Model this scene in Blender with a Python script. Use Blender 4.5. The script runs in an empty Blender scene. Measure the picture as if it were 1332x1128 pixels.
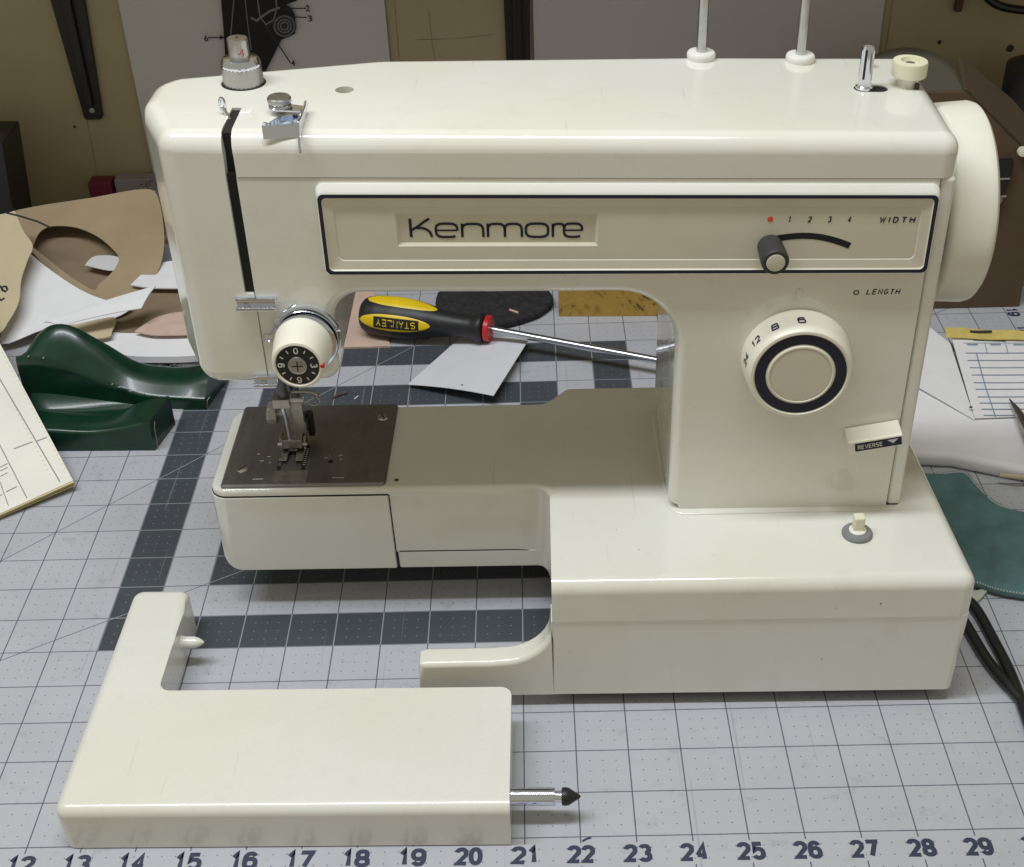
import bpy, bmesh, math, random
from mathutils import Vector, Matrix
random.seed(7)
U = 0.0254                      # the cutting mat gives the scale: coordinates below are inches
sc = bpy.context.scene
col = sc.collection
R = math.radians

# ------------------------------------------------------------------ camera, world, light, exposure
CAM = (21.359, -15.344, 19.764); CROT = (R(54.697), R(1.725), R(-0.022)); CF = 1734.36
cd = bpy.data.cameras.new('camera'); cam = bpy.data.objects.new('camera', cd); col.objects.link(cam)
cam.location = [c*U for c in CAM]; cam.rotation_euler = CROT
cd.sensor_width = 36; cd.lens = 36*CF/1332; cd.clip_start = .01; cd.clip_end = 50
sc.camera = cam
w = bpy.data.worlds.new('World'); sc.world = w; w.use_nodes = True
w.node_tree.nodes['Background'].inputs[0].default_value = (.98, .91, .70, 1)
w.node_tree.nodes['Background'].inputs[1].default_value = .375
def tube_lamp(name, loc, sx, sy, power, colr):
    l = bpy.data.lights.new(name, 'AREA'); l.shape = 'RECTANGLE'; l.size = sx*U; l.size_y = sy*U
    l.energy = power; l.color = colr
    o = bpy.data.objects.new(name, l); col.objects.link(o); o.location = [c*U for c in loc]
    return o
tube_lamp('ceiling_tube_lamp', (8, -1, 52), 46, 4, 15.0, (.90, .95, 1.0))
sc.view_settings.view_transform = 'Standard'; sc.view_settings.look = 'None'
sc.view_settings.exposure = 0; sc.view_settings.gamma = 1
sc.render.engine = 'CYCLES'

_CR = Matrix.Rotation(CROT[2], 3, 'Z') @ Matrix.Rotation(CROT[1], 3, 'Y') @ Matrix.Rotation(CROT[0], 3, 'X')
def at(px, py, a=0.0, b=0.0, y0=0.0, c=0.0, x0=0.0):
    """point (inches) where the photograph's ray meets the plane z = a + b*(y-y0) + c*(x-x0)"""
    d = _CR @ Vector(((px-666)/CF, -(py-564)/CF, -1)); C = Vector(CAM)
    t = (a + b*(C.y-y0) + c*(C.x-x0) - C.z) / (d.z - b*d.y - c*d.x)
    return C + d*t
def atY(px, py, Y):
    d = _CR @ Vector(((px-666)/CF, -(py-564)/CF, -1)); C = Vector(CAM)
    return C + d*((Y-C.y)/d.y)

# ------------------------------------------------------------------ node helper and materials
class S:
    def __init__(s, nt, k): s.nt, s.k = nt, k
    def _m(s, op, *o):
        n = s.nt.nodes.new('ShaderNodeMath'); n.operation = op
        for i, v in enumerate((s,)+o):
            if isinstance(v, S): s.nt.links.new(v.k, n.inputs[i])
            else: n.inputs[i].default_value = v
        return S(s.nt, n.outputs[0])
    def __add__(s, o): return s._m('ADD', o)
    def __sub__(s, o): return s._m('SUBTRACT', o)
    def __mul__(s, o): return s._m('MULTIPLY', o)
    def abs(s): return s._m('ABSOLUTE')
    def fr(s): return s._m('FRACT')
    def lt(s, o): return s._m('LESS_THAN', o)
    def gt(s, o): return s._m('GREATER_THAN', o)
    def mx(s, o): return s._m('MAXIMUM', o)
    def mn(s, o): return s._m('MINIMUM', o)
    def hyp(s, o): return (s*s + o*o)._m('SQRT')
def base_mat(name):
    m = bpy.data.materials.new(name); m.use_nodes = True
    nt = m.node_tree; b = nt.nodes['Principled BSDF']
    return m, nt, b
def noise(nt, scale, detail=4, rough=.55, vec=None, dist=0):
    n = nt.nodes.new('ShaderNodeTexNoise'); n.inputs['Scale'].default_value = scale
    n.inputs['Detail'].default_value = detail; n.inputs['Roughness'].default_value = rough
    n.inputs['Distortion'].default_value = dist
    if vec is None:
        tc = nt.nodes.new('ShaderNodeTexCoord'); vec = tc.outputs['Object']
    nt.links.new(vec, n.inputs['Vector'])
    return n
def ramp(nt, fac, stops):
    r = nt.nodes.new('ShaderNodeValToRGB'); e = r.color_ramp.elements
    while len(e) < len(stops): e.new(.5)
    for i, (p, c) in enumerate(stops):
        e[i].position = p; e[i].color = (*c, 1) if len(c) == 3 else c
    nt.links.new(fac, r.inputs[0]); return r.outputs[0]
def mixc(nt, fac, a, b):
    n = nt.nodes.new('ShaderNodeMix'); n.data_type = 'RGBA'
    for s_, v in ((0, fac), (6, a), (7, b)):
        if isinstance(v, (int, float)): n.inputs[s_].default_value = v
        elif isinstance(v, tuple): n.inputs[s_].default_value = (*v, 1)
        else: nt.links.new(v.k if isinstance(v, S) else v, n.inputs[s_])
    return n.outputs[2]
def bump(nt, b, h, strength, dist=.001):
    n = nt.nodes.new('ShaderNodeBump'); n.inputs['Strength'].default_value = strength
    n.inputs['Distance'].default_value = dist
    nt.links.new(h, n.inputs['Height']); nt.links.new(n.outputs[0], b.inputs['Normal'])
def simple(name, c, rough=.5, metal=0, var=.06, vscale=60, bmp=0, bscale=400, coat=0, spec=.5, rvar=0, trans=0):
    m, nt, b = base_mat(name)
    n = noise(nt, vscale)
    lo = tuple(max(0, x*(1-var)) for x in c); hi = tuple(min(1, x*(1+var)) for x in c)
    nt.links.new(ramp(nt, n.outputs[0], [(.3, lo), (.7, hi)]), b.inputs['Base Color'])
    b.inputs['Roughness'].default_value = rough; b.inputs['Metallic'].default_value = metal
    b.inputs['Specular IOR Level'].default_value = spec
    b.inputs['Coat Weight'].default_value = coat; b.inputs['Coat Roughness'].default_value = .06
    if trans: b.inputs['Transmission Weight'].default_value = trans
    if rvar:
        n3 = noise(nt, vscale*2.3, 6)
        nt.links.new(ramp(nt, n3.outputs[0], [(.3, (rough-rvar,)*3), (.75, (rough+rvar,)*3)]), b.inputs['Roughness'])
    if bmp:
        n2 = noise(nt, bscale, 3); bump(nt, b, n2.outputs[0], bmp, .0006)
    return m
def enamel(name, c, rough=.2):
    m, nt, b = base_mat(name)
    n = noise(nt, 9, 5); n2 = noise(nt, 420, 2, .5); n3 = noise(nt, 55, 6, .7)
    lo = (c[0]*.945, c[1]*.93, c[2]*.865)
    cc = ramp(nt, n.outputs[0], [(.35, lo), (.7, c)])
    tc = nt.nodes.new('ShaderNodeTexCoord')
    v = nt.nodes.new('ShaderNodeTexVoronoi'); v.inputs['Scale'].default_value = 26
    nt.links.new(tc.outputs['Object'], v.inputs['Vector'])
    gate = S(nt, v.outputs['Distance']).lt(.018)           # tiny chips in the paint
    rnd = nt.nodes.new('ShaderNodeSeparateColor'); nt.links.new(v.outputs['Color'], rnd.inputs[0])
    gate = gate * S(nt, rnd.outputs[0]).gt(.93)
    cc = mixc(nt, gate, cc, (.12, .08, .04))
    grime = ramp(nt, n3.outputs[0], [(.56, (0, 0, 0)), (.78, (.16, .16, .16))])
    cc = mixc(nt, grime, cc, (.42, .37, .25))
    for ang, sc_ in (((.3, .5, .9), 60), ((1.2, .2, 2.1), 85)):
        mp = nt.nodes.new('ShaderNodeMapping'); mp.inputs['Rotation'].default_value = ang; mp.inputs['Scale'].default_value = (sc_*9, sc_*.35, sc_*9)
        nt.links.new(tc.outputs['Object'], mp.inputs[0]); ns = noise(nt, .6, 1.5, .5, mp.outputs[0])
        cc = mixc(nt, S(nt, ns.outputs[0]).gt(.755)*.14, cc, (.36, .31, .20))
    nt.links.new(cc, b.inputs['Base Color'])
    nt.links.new(ramp(nt, n3.outputs[0], [(.3, (rough-.05,)*3), (.75, (rough+.16,)*3)]), b.inputs['Roughness'])
    bump(nt, b, n2.outputs[0], .03, .0004)
    b.inputs['Coat Weight'].default_value = .55; b.inputs['Coat Roughness'].default_value = .045
    return m
M = {}
M['cream'] = enamel('cream_enamel', (.79, .787, .75), .12)
M['tray'] = enamel('tray_plastic', (.77, .767, .725), .25)
M['wheel'] = simple('wheel_plastic', (.78, .765, .68), .38, var=.03, bmp=.02)
M['knob'] = simple('knob_plastic', (.80, .77, .66), .32, var=.03, bmp=.02)
M['yellowed'] = simple('yellowed_plastic', (.76, .73, .55), .4, var=.06)
M['panel'] = simple('panel_paint', (.66, .63, .52), .33, var=.03, bmp=.05, bscale=1500)
M['label'] = simple('label_insert', (.63, .60, .48), .3, var=.03)
M['navy'] = simple('navy_paint', (.012, .014, .035), .35)
M['black'] = simple('black_plastic', (.012, .012, .012), .4)
M['matte_black'] = simple('matte_black', (.008, .008, .009), .8)
M['ink'] = simple('ink', (.02, .02, .03), .6)
M['chrome'] = simple('chrome', (.72, .76, .86), .09, 1, var=.03, rvar=.04)
M['grey_cover'] = simple('grey_cover', (.20, .19, .155), .6)
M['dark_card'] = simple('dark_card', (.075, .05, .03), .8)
M['shaft'] = simple('shaft_chrome', (.55, .57, .64), .26, 1, var=.05, rvar=.05)
M['steel'] = simple('brushed_steel', (.55, .55, .56), .3, 1, var=.08, vscale=140, rvar=.08)
M['dull_steel'] = simple('dull_steel', (.42, .41, .40), .38, 1, var=.12, vscale=200, rvar=.1)
M['dark_steel'] = simple('dark_steel', (.13, .13, .135), .35, 1, var=.15, vscale=150)
M['grey_pl'] = simple('grey_plastic', (.22, .225, .23), .5)
M['dark_grey'] = simple('dark_grey_rubber', (.035, .035, .036), .55, bmp=.1)
M['white_pl'] = simple('white_plastic', (.82, .81, .76), .35, var=.02)
M['red'] = simple('red_plastic', (.55, .02, .02), .35)
M['red_dot'] = simple('red_paint', (.75, .10, .03), .5)
M['yellow'] = simple('yellow_rubber', (.80, .56, .01), .42, var=.05)
M['silver_print'] = simple('silver_print', (.62, .62, .58), .5)
M['rubber'] = simple('black_rubber', (.015, .015, .016), .45, bmp=.15, bscale=900)
M['paper'] = simple('grey_paper', (.66, .66, .70), .85, var=.03, bmp=.1, bscale=300)
M['white_paper'] = simple('white_paper', (.80, .79, .81), .85, var=.03, bmp=.08, bscale=120)
M['wall_paper'] = simple('pinned_paper', (.60, .585, .60), .85, var=.03, vscale=12)
M['cream_paper'] = simple('cream_paper', (.80, .775, .70), .8, var=.05, vscale=25, bmp=.15, bscale=110)
M['edge_paper'] = simple('yellowed_edge', (.62, .55, .30), .8, var=.1)
M['tan'] = simple('tan_card', (.35, .265, .16), .8, var=.10, vscale=22)
M['tan2'] = simple('brown_card', (.23, .17, .105), .8, var=.10, vscale=30)
M['cream_card'] = simple('cream_card', (.54, .46, .30), .8, var=.07, vscale=18)
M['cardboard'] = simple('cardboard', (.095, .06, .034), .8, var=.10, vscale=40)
M['leather'] = simple('pink_leather', (.60, .44, .36), .75, var=.08, vscale=80, bmp=.3, bscale=700)
M['felt'] = simple('black_felt', (.022, .021, .024), .95, var=.5, vscale=260, bmp=.8, bscale=1300)
M['green'] = simple('green_glaze', (.005, .033, .018), .28, var=.3, vscale=70, coat=.1, bmp=.02, bscale=200)
M['worn'] = simple('worn_edge', (.17, .20, .18), .5, var=.3, vscale=200)
M['iron'] = simple('black_iron', (.012, .012, .013), .45)
M['teal'] = simple('teal_leather', (.09, .18, .185), .7, var=.22, vscale=60, bmp=.4, bscale=800)
M['stitch'] = simple('pale_thread', (.45, .47, .40), .8)
M['cord'] = simple('black_cord', (.012, .013, .014), .35, bmp=.05)
M['wood'] = simple('matchwood', (.62, .48, .26), .7)
M['rust'] = simple('rusty_wire', (.10, .04, .03), .6)
M['magenta'] = simple('magenta_packet', (.22, .025, .07), .5)
M['mauve'] = simple('mauve_packet', (.40, .35, .40), .6)
M['tape'] = simple('yellow_tape', (.66, .52, .16), .5, var=.12, vscale=150)
M['navy_print'] = simple('navy_print', (.032, .038, .075), .5)
M['dull_print'] = simple('grey_print', (.18, .18, .18), .8)
M['wall_dirt'] = simple('wall_dirt', (.05, .04, .03), .8)
M['pencil_mark'] = simple('faint_wall_line', (.31, .26, .16), .8, var=.3, vscale=120)

def mat_bag():
    m, nt, b = base_mat('clear_bag')
    b.inputs['Base Color'].default_value = (.95, .95, .95, 1); b.inputs['Roughness'].default_value = .12
    b.inputs['Transmission Weight'].default_value = .92; b.inputs['IOR'].default_value = 1.12
    n = noise(nt, 50, 4, .6, dist=1.5); bump(nt, b, n.outputs[0], .9, .004)
    return m
M['bag'] = mat_bag()
def mat_ruler():
    m, nt, b = base_mat('ochre_painted_wood')
    n = noise(nt, 40, 6, .7, dist=2.5); n2 = noise(nt, 160, 4)
    c = ramp(nt, n.outputs[0], [(.36, (.06, .035, .01)), (.43, (.42, .26, .045)), (.7, (.50, .32, .065))])
    c = mixc(nt, S(nt, n2.outputs[0]).gt(.66), c, (.35, .2, .03))
    nt.links.new(c, b.inputs['Base Color']); b.inputs['Roughness'].default_value = .6
    return m
M['ochre'] = mat_ruler()
def mat_plate():
    m, nt, b = base_mat('needle_plate_steel')
    tc = nt.nodes.new('ShaderNodeTexCoord'); mp = nt.nodes.new('ShaderNodeMapping')
    mp.inputs['Scale'].default_value = (900, 18, 18); nt.links.new(tc.outputs['Object'], mp.inputs[0])
    n = noise(nt, 1, 4, .6, mp.outputs[0]); n2 = noise(nt, 45, 5, .65)
    nt.links.new(ramp(nt, n2.outputs[0], [(.35, (.20, .192, .19)), (.7, (.27, .26, .258))]), b.inputs['Base Color'])
    b.inputs['Metallic'].default_value = .85
    nt.links.new(ramp(nt, n.outputs[0], [(.3, (.34,)*3), (.7, (.46,)*3)]), b.inputs['Roughness'])
    bump(nt, b, n.outputs[0], .06, .0003)
    return m
M['plate'] = mat_plate()
def mat_knurl():
    m, nt, b = base_mat('knurled_steel')
    tc = nt.nodes.new('ShaderNodeTexCoord'); sp = nt.nodes.new('ShaderNodeSeparateXYZ')
    nt.links.new(tc.outputs['Object'], sp.inputs[0])
    b.inputs['Base Color'].default_value = (.46, .46, .45, 1); b.inputs['Metallic'].default_value = 1
    b.inputs['Roughness'].default_value = .28
    return m
M['knurl'] = mat_knurl()
def mat_wall():
    m, nt, b = base_mat('painted_wall')
    tc = nt.nodes.new('ShaderNodeTexCoord'); v = tc.outputs['Object']
    n = noise(nt, 6, 6, .6, v); n2 = noise(nt, 60, 5, .7, v)
    c = ramp(nt, n.outputs[0], [(.3, (.40, .345, .22)), (.7, (.48, .415, .265))])
    c = mixc(nt, ramp(nt, n2.outputs[0], [(.64, (0, 0, 0)), (.78, (.45, .45, .45))]), c, (.25, .19, .10))
    vo = nt.nodes.new('ShaderNodeTexVoronoi'); vo.inputs['Scale'].default_value = 22; nt.links.new(v, vo.inputs['Vector'])
    sc_ = nt.nodes.new('ShaderNodeSeparateColor'); nt.links.new(vo.outputs['Color'], sc_.inputs[0])
    g = S(nt, vo.outputs['Distance']).lt(.06) * S(nt, sc_.outputs[0]).gt(.82)
    c = mixc(nt, g, c, (.10, .07, .04))
    nt.links.new(c, b.inputs['Base Color']); b.inputs['Roughness'].default_value = .75
    bump(nt, b, n2.outputs[0], .15, .001)
    return m
M['wall'] = mat_wall()
def mat_mat():
    m, nt, b = base_mat('cutting_mat_print')
    tc = nt.nodes.new('ShaderNodeTexCoord'); sp = nt.nodes.new('ShaderNodeSeparateXYZ')
    nt.links.new(tc.outputs['Object'], sp.inputs[0])
    X = S(nt, sp.outputs[0])*(1/U); Y = S(nt, sp.outputs[1])*(1/U) - 1.0      # mat origin sits at (0,-1)
    d = (X-18.0).abs().mx((Y-11.0).abs())
    dark = d.gt(5)*d.lt(6); dark = dark.mx(d.gt(3)*d.lt(4)); dark = dark.mx(d.gt(1)*d.lt(2))
    fx = ((X+.5).fr()-.5).abs(); fy = ((Y+.5).fr()-.5).abs()
    notnum = (Y.gt(-.14)).mx(Y.lt(-.62))
    line = (fx.lt(.0125)*notnum).mx(fy.lt(.0115)*Y.gt(-.5))
    dg = ((X-Y-1.0).abs().lt(.015)).mx((X*.57735-Y-1.0).abs().lt(.012)).mx((X*1.73205-Y-1.0).abs().lt(.02))
    line = line.mx(dg*Y.gt(-.5))
    qx = (((X*4)+.5).fr()-.5)*.25; qy = (((Y*4)+.5).fr()-.5)*.25
    dot = qx.hyp(qy).lt(.0145)*Y.gt(-1)
    ln = noise(nt, 30, 3); n = noise(nt, 14, 6, .65); n2 = noise(nt, 70, 6, .7)
    light = ramp(nt, n.outputs[0], [(.3, (.425, .432, .47)), (.7, (.475, .482, .52))])
    light = mixc(nt, ramp(nt, n2.outputs[0], [(.57, (0, 0, 0)), (.80, (.6, .6, .6))]), light, (.22, .215, .215))
    dk = ramp(nt, n.outputs[0], [(.3, (.052, .060, .072)), (.7, (.068, .077, .09))])
    c = mixc(nt, dark, light, dk)
    c_l = mixc(nt, dark, (.075, .08, .115), (.30, .33, .34))
    c_d = mixc(nt, dark, (.09, .10, .18), (.26, .30, .32))
    c = mixc(nt, dot*.8, c, c_d); c = mixc(nt, line*.9, c, c_l)
    tcv = tc.outputs['Object']
    mp = nt.nodes.new('ShaderNodeMapping'); mp.inputs['Scale'].default_value = (40, 9, 1); mp.inputs['Rotation'].default_value = (0, 0, .5)
    nt.links.new(tcv, mp.inputs[0]); n4 = noise(nt, 2.2, 5, .7, mp.outputs[0], 1.2)
    c = mixc(nt, ramp(nt, n4.outputs[0], [(.68, (0, 0, 0)), (.80, (.38, .38, .38))]), c, (.14, .14, .15))
    for ang, scl, th in ((.35, 55, .735), (1.9, 70, .745), (2.7, 45, .74)):
        m2 = nt.nodes.new('ShaderNodeMapping'); m2.inputs['Rotation'].default_value = (0, 0, ang); m2.inputs['Scale'].default_value = (14*scl, .22*scl, 1)
        nt.links.new(tcv, m2.inputs[0]); ns = noise(nt, .5, 1.5, .5, m2.outputs[0])
        c = mixc(nt, S(nt, ns.outputs[0]).gt(th)*.35, c, (.24, .25, .27))
    nt.links.new(c, b.inputs['Base Color'])
    b.inputs['Roughness'].default_value = .48; b.inputs['Specular IOR Level'].default_value = .4
    n5 = noise(nt, 1800, 2); bump(nt, b, n5.outputs[0], .12, .0003)
    return m
M['mat'] = mat_mat()

# ------------------------------------------------------------------ geometry helpers (inches)
ORG = {}
def thing(name, label, cat, loc, rotz=0, group=None):
    o = bpy.data.objects.new(name, None); o.empty_display_size = .02; col.objects.link(o)
    o.location = [c*U for c in loc]; o.rotation_euler = (0, 0, rotz); ORG[o.name] = Vector(loc)
    o['label'] = label; o['category'] = cat
    if group: o['group'] = group
    return o
def root_of(o):
    while o.parent: o = o.parent
    return o
def finish(name, bm, mat, parent=None, origin=None, xf=None, smooth=35, wn=True, mats=None):
    if xf:
        for v in bm.verts: v.co = xf(v.co)
    if parent is not None: origin = ORG[root_of(parent).name]
    elif origin is None:
        xs = [v.co for v in bm.verts]
        origin = Vector((sum(v.x for v in xs)/len(xs), sum(v.y for v in xs)/len(xs), min(v.z for v in xs)))
    origin = Vector(origin)
    for v in bm.verts: v.co = (v.co - origin)*U
    bmesh.ops.recalc_face_normals(bm, faces=bm.faces)
    me = bpy.data.meshes.new(name); bm.to_mesh(me); bm.free()
    for mt in (mats or [mat]): me.materials.append(M[mt])
    if smooth:
        for p in me.polygons: p.use_smooth = True
        me.set_sharp_from_angle(angle=R(smooth))
    o = bpy.data.objects.new(name, me); col.objects.link(o)
    if wn and smooth:
        md = o.modifiers.new('normals', 'WEIGHTED_NORMAL'); md.keep_sharp = True; md.weight = 80
    if parent is not None: o.parent = parent
    else: o.location = origin*U; ORG[o.name] = origin
    return o
def tag(o, label, cat, group=None):
    o['label'] = label; o['category'] = cat
    if group: o['group'] = group
    return o
def struct(o): o['kind'] = 'structure'; return o
def rpoly(pts, seg=6):
    """[(x,y,r)] -> polygon with rounded corners"""
    out = []; n = len(pts)
    for i in range(n):
        x, y, r = pts[i]; p = Vector((x, y))
        if r <= 0: out.append(p); continue
        a = Vector(pts[i-1][:2])-p; b = Vector(pts[(i+1) % n][:2])-p
        la, lb = a.length, b.length; a.normalize(); b.normalize()
        ang = a.angle(b); t = r/math.tan(ang/2); t = min(t, la*.49, lb*.49); r2 = t*math.tan(ang/2)
        c = p + (a+b).normalized()*(r2/math.sin(ang/2))
        s = p+a*t-c; e = p+b*t-c
        a0 = math.atan2(s.y, s.x); a1 = math.atan2(e.y, e.x)
        da = (a1-a0+math.pi) % (2*math.pi)-math.pi
        for k in range(seg+1): 
            th = a0+da*k/seg; out.append(c+Vector((math.cos(th), math.sin(th)))*r2)
    return out
def prism(poly, lo, hi, axis='z', bm=None):
    bm = bm or bmesh.new()
    f3 = {'z': lambda p, h: (p[0], p[1], h), 'y': lambda p, h: (p[0], h, p[1]), 'x': lambda p, h: (h, p[0], p[1])}[axis]
    a = [bm.verts.new(f3(p, lo)) for p in poly]; b = [bm.verts.new(f3(p, hi)) for p in poly]
    n = len(poly)
    bm.faces.new(a[::-1]); bm.faces.new(b)
    for i in range(n): bm.faces.new((a[i], a[(i+1) % n], b[(i+1) % n], b[i]))
    bmesh.ops.recalc_face_normals(bm, faces=bm.faces)
    return bm
def bev(bm, pred, off, seg=4, clamp=False):
    es = [e for e in bm.edges if pred(e.verts[0].co, e.verts[1].co, e)]
    if es: bmesh.ops.bevel(bm, geom=es, offset=off, segments=seg, profile=.5, affect='EDGES', clamp_overlap=clamp)
    return bm
def sharp(e, a=30):
    return len(e.link_faces) == 2 and e.calc_face_angle(0) > R(a)
def bevall(bm, off, seg=3, ang=30): return bev(bm, lambda a, b, e: sharp(e, ang), off, seg, True)
def box(x0, x1, y0, y1, z0, z1, b=0, seg=3):
    bm = prism([(x0, y0), (x1, y0), (x1, y1), (x0, y1)], z0, z1)
    return bevall(bm, b, seg) if b else bm
def lathe(prof, o, d, n=32, bm=None, caps=True):
    """profile [(along, radius)] about axis d from o"""
    bm = bm or bmesh.new(); d = Vector(d).normalized(); o = Vector(o)
    u = d.orthogonal().normalized(); v = d.cross(u); rings = []
    for t, r in prof:
        if r < 1e-6: rings.append([bm.verts.new(o+d*t)]); continue
        rings.append([bm.verts.new(o+d*t+(u*math.cos(2*math.pi*k/n)+v*math.sin(2*math.pi*k/n))*r) for k in range(n)])
    for A, B in zip(rings, rings[1:]):
        for k in range(n):
            q = [A[k % len(A)], A[(k+1) % len(A)], B[(k+1) % len(B)], B[k % len(B)]]
            q = [x for i, x in enumerate(q) if x not in q[:i]]
            if len(q) >= 3: bm.faces.new(q)
    if caps:
        for Rg in (rings[0], rings[-1]):
            if len(Rg) > 2: bm.faces.new(Rg)
    return bm
def tube(pts, r, n=10, bm=None, closed=False):
    bm = bm or bmesh.new(); pts = [Vector(p) for p in pts]; rings = []; N = len(pts); up = None
    for i, p in enumerate(pts):
        if closed: t = pts[(i+1) % N]-pts[i-1]
        else: t = pts[min(i+1, N-1)]-pts[max(i-1, 0)]
        t.normalize()
        u = t.orthogonal() if up is None else (up - t*up.dot(t))
        u.normalize(); up = u; v = t.cross(u)
        rr = r[i] if isinstance(r, (list, tuple)) else r
        rings.append([bm.verts.new(p+(u*math.cos(2*math.pi*k/n)+v*math.sin(2*math.pi*k/n))*rr) for k in range(n)])
    prs = list(zip(rings, rings[1:])) + ([(rings[-1], rings[0])] if closed else [])
    for A, B in prs:
        for k in range(n): bm.faces.new((A[k], A[(k+1) % n], B[(k+1) % n], B[k]))
    if not closed: bm.faces.new(rings[0][::-1]); bm.faces.new(rings[-1])
    return bm
def smooth_path(pts, k=6):
    P = [Vector(p) for p in pts]; out = []
    for i in range(len(P)-1):
        p0 = P[max(i-1, 0)]; p1 = P[i]; p2 = P[i+1]; p3 = P[min(i+2, len(P)-1)]
        for j in range(k):
            t = j/k
            out.append(.5*((2*p1)+(p2-p0)*t+(2*p0-5*p1+4*p2-p3)*t*t+(3*p1-p0-3*p2+p3)*t**3))
    out.append(P[-1]); return out
def sheet(poly3, thick, bm=None, nrm=None):
    """a thin flat slab: planar outline of 3D points, given thickness along its normal"""
    bm = bm or bmesh.new(); P = [Vector(p) for p in poly3]
    if nrm is None:
        nrm = Vector((0, 0, 0))
        for i in range(len(P)): nrm += P[i].cross(P[(i+1) % len(P)])
        nrm.normalize()
        if nrm.z < 0 or (abs(nrm.z) < .3 and nrm.y > 0): nrm = -nrm
    a = [bm.verts.new(p) for p in P]; b = [bm.verts.new(p-nrm*thick) for p in P]; n = len(P)
    bm.faces.new(a); bm.faces.new(b[::-1])
    for i in range(n): bm.faces.new((a[i], b[i], b[(i+1) % n], a[(i+1) % n]))
    return bm
def ribbon2(path, w, bm, f3, h=.006, closed=False):
    """flat stroke of width w along a 2D path; f3(x,y,h) places it"""
    P = [Vector(p) for p in path]; N = len(P); L = []; Rr = []
    for i in range(N):
        a = P[i-1] if (i > 0 or closed) else None; c = P[(i+1) % N] if (i < N-1 or closed) else None
        d1 = (P[i]-a).normalized() if a is not None else None; d2 = (c-P[i]).normalized() if c is not None else None
        if d1 is None: d1 = d2
        if d2 is None: d2 = d1
        t = d1+d2
        t = t.normalized() if t.length > 1e-6 else d1
        nn = Vector((-t.y, t.x)); k = 1/max(.5, nn.dot(Vector((-d1.y, d1.x))))
        L.append(P[i]+nn*w/2*k); Rr.append(P[i]-nn*w/2*k)
    tl = [bm.verts.new(f3(p.x, p.y, h)) for p in L]; tr = [bm.verts.new(f3(p.x, p.y, h)) for p in Rr]
    bl = [bm.verts.new(f3(p.x, p.y, 0)) for p in L]; br = [bm.verts.new(f3(p.x, p.y, 0)) for p in Rr]
    rng = range(N if closed else N-1)
    for i in rng:
        j = (i+1) % N
        bm.faces.new((tl[i], tl[j], tr[j], tr[i])); bm.faces.new((tl[i], bl[i], bl[j], tl[j])); bm.faces.new((tr[i], tr[j], br[j], br[i]))
    if not closed:
        bm.faces.new((tl[0], tr[0], br[0], bl[0])); bm.faces.new((tl[-1], bl[-1], br[-1], tr[-1]))
    return bm
def text_bm(s, width, height, f3, bold=0, depth=.004, shear=0, spacing=1):
    """lettering scaled to width x height (inches), lower left at (0,0); f3(x,y,h) -> world"""
    c = bpy.data.curves.new('t', 'FONT'); c.body = s; c.size = 1; c.offset = bold; c.shear = shear; c.resolution_u = 3
    c.space_character = spacing
    o = bpy.data.objects.new('t', c); col.objects.link(o)
    bpy.context.view_layer.update()
    me = bpy.data.meshes.new_from_object(o.evaluated_get(bpy.context.evaluated_depsgraph_get()))
    bm = bmesh.new(); bm.from_mesh(me); bpy.data.objects.remove(o); bpy.data.curves.remove(c); bpy.data.meshes.remove(me)
    x0 = min(v.co.x for v in bm.verts); x1 = max(v.co.x for v in bm.verts)
    y0 = min(v.co.y for v in bm.verts); y1 = max(v.co.y for v in bm.verts)
    bmesh.ops.remove_doubles(bm, verts=bm.verts, dist=1e-5)
    sx = width/(x1-x0) if width else height/(y1-y0)
    r = bmesh.ops.extrude_face_region(bm, geom=bm.faces[:])
    top = {v for v in r['geom'] if isinstance(v, bmesh.types.BMVert)}
    for v in bm.verts:
        v.co = Vector(f3((v.co.x-x0)*sx, (v.co.y-y0)*height/(y1-y0), depth if v in top else 0))
    return bm
def sell(cx, cy, a, b_, t0, t1, n=26, p=.62):
    out = []
    for k in range(n+1):
        t = R(t0+(t1-t0)*k/n); c, s = math.cos(t), math.sin(t)
        out.append(Vector((cx+a*math.copysign(abs(c)**p, c), cy+b_*math.copysign(abs(s)**p, s))))
    return out
def _v(*p): return [Vector(q) for q in p]
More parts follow.
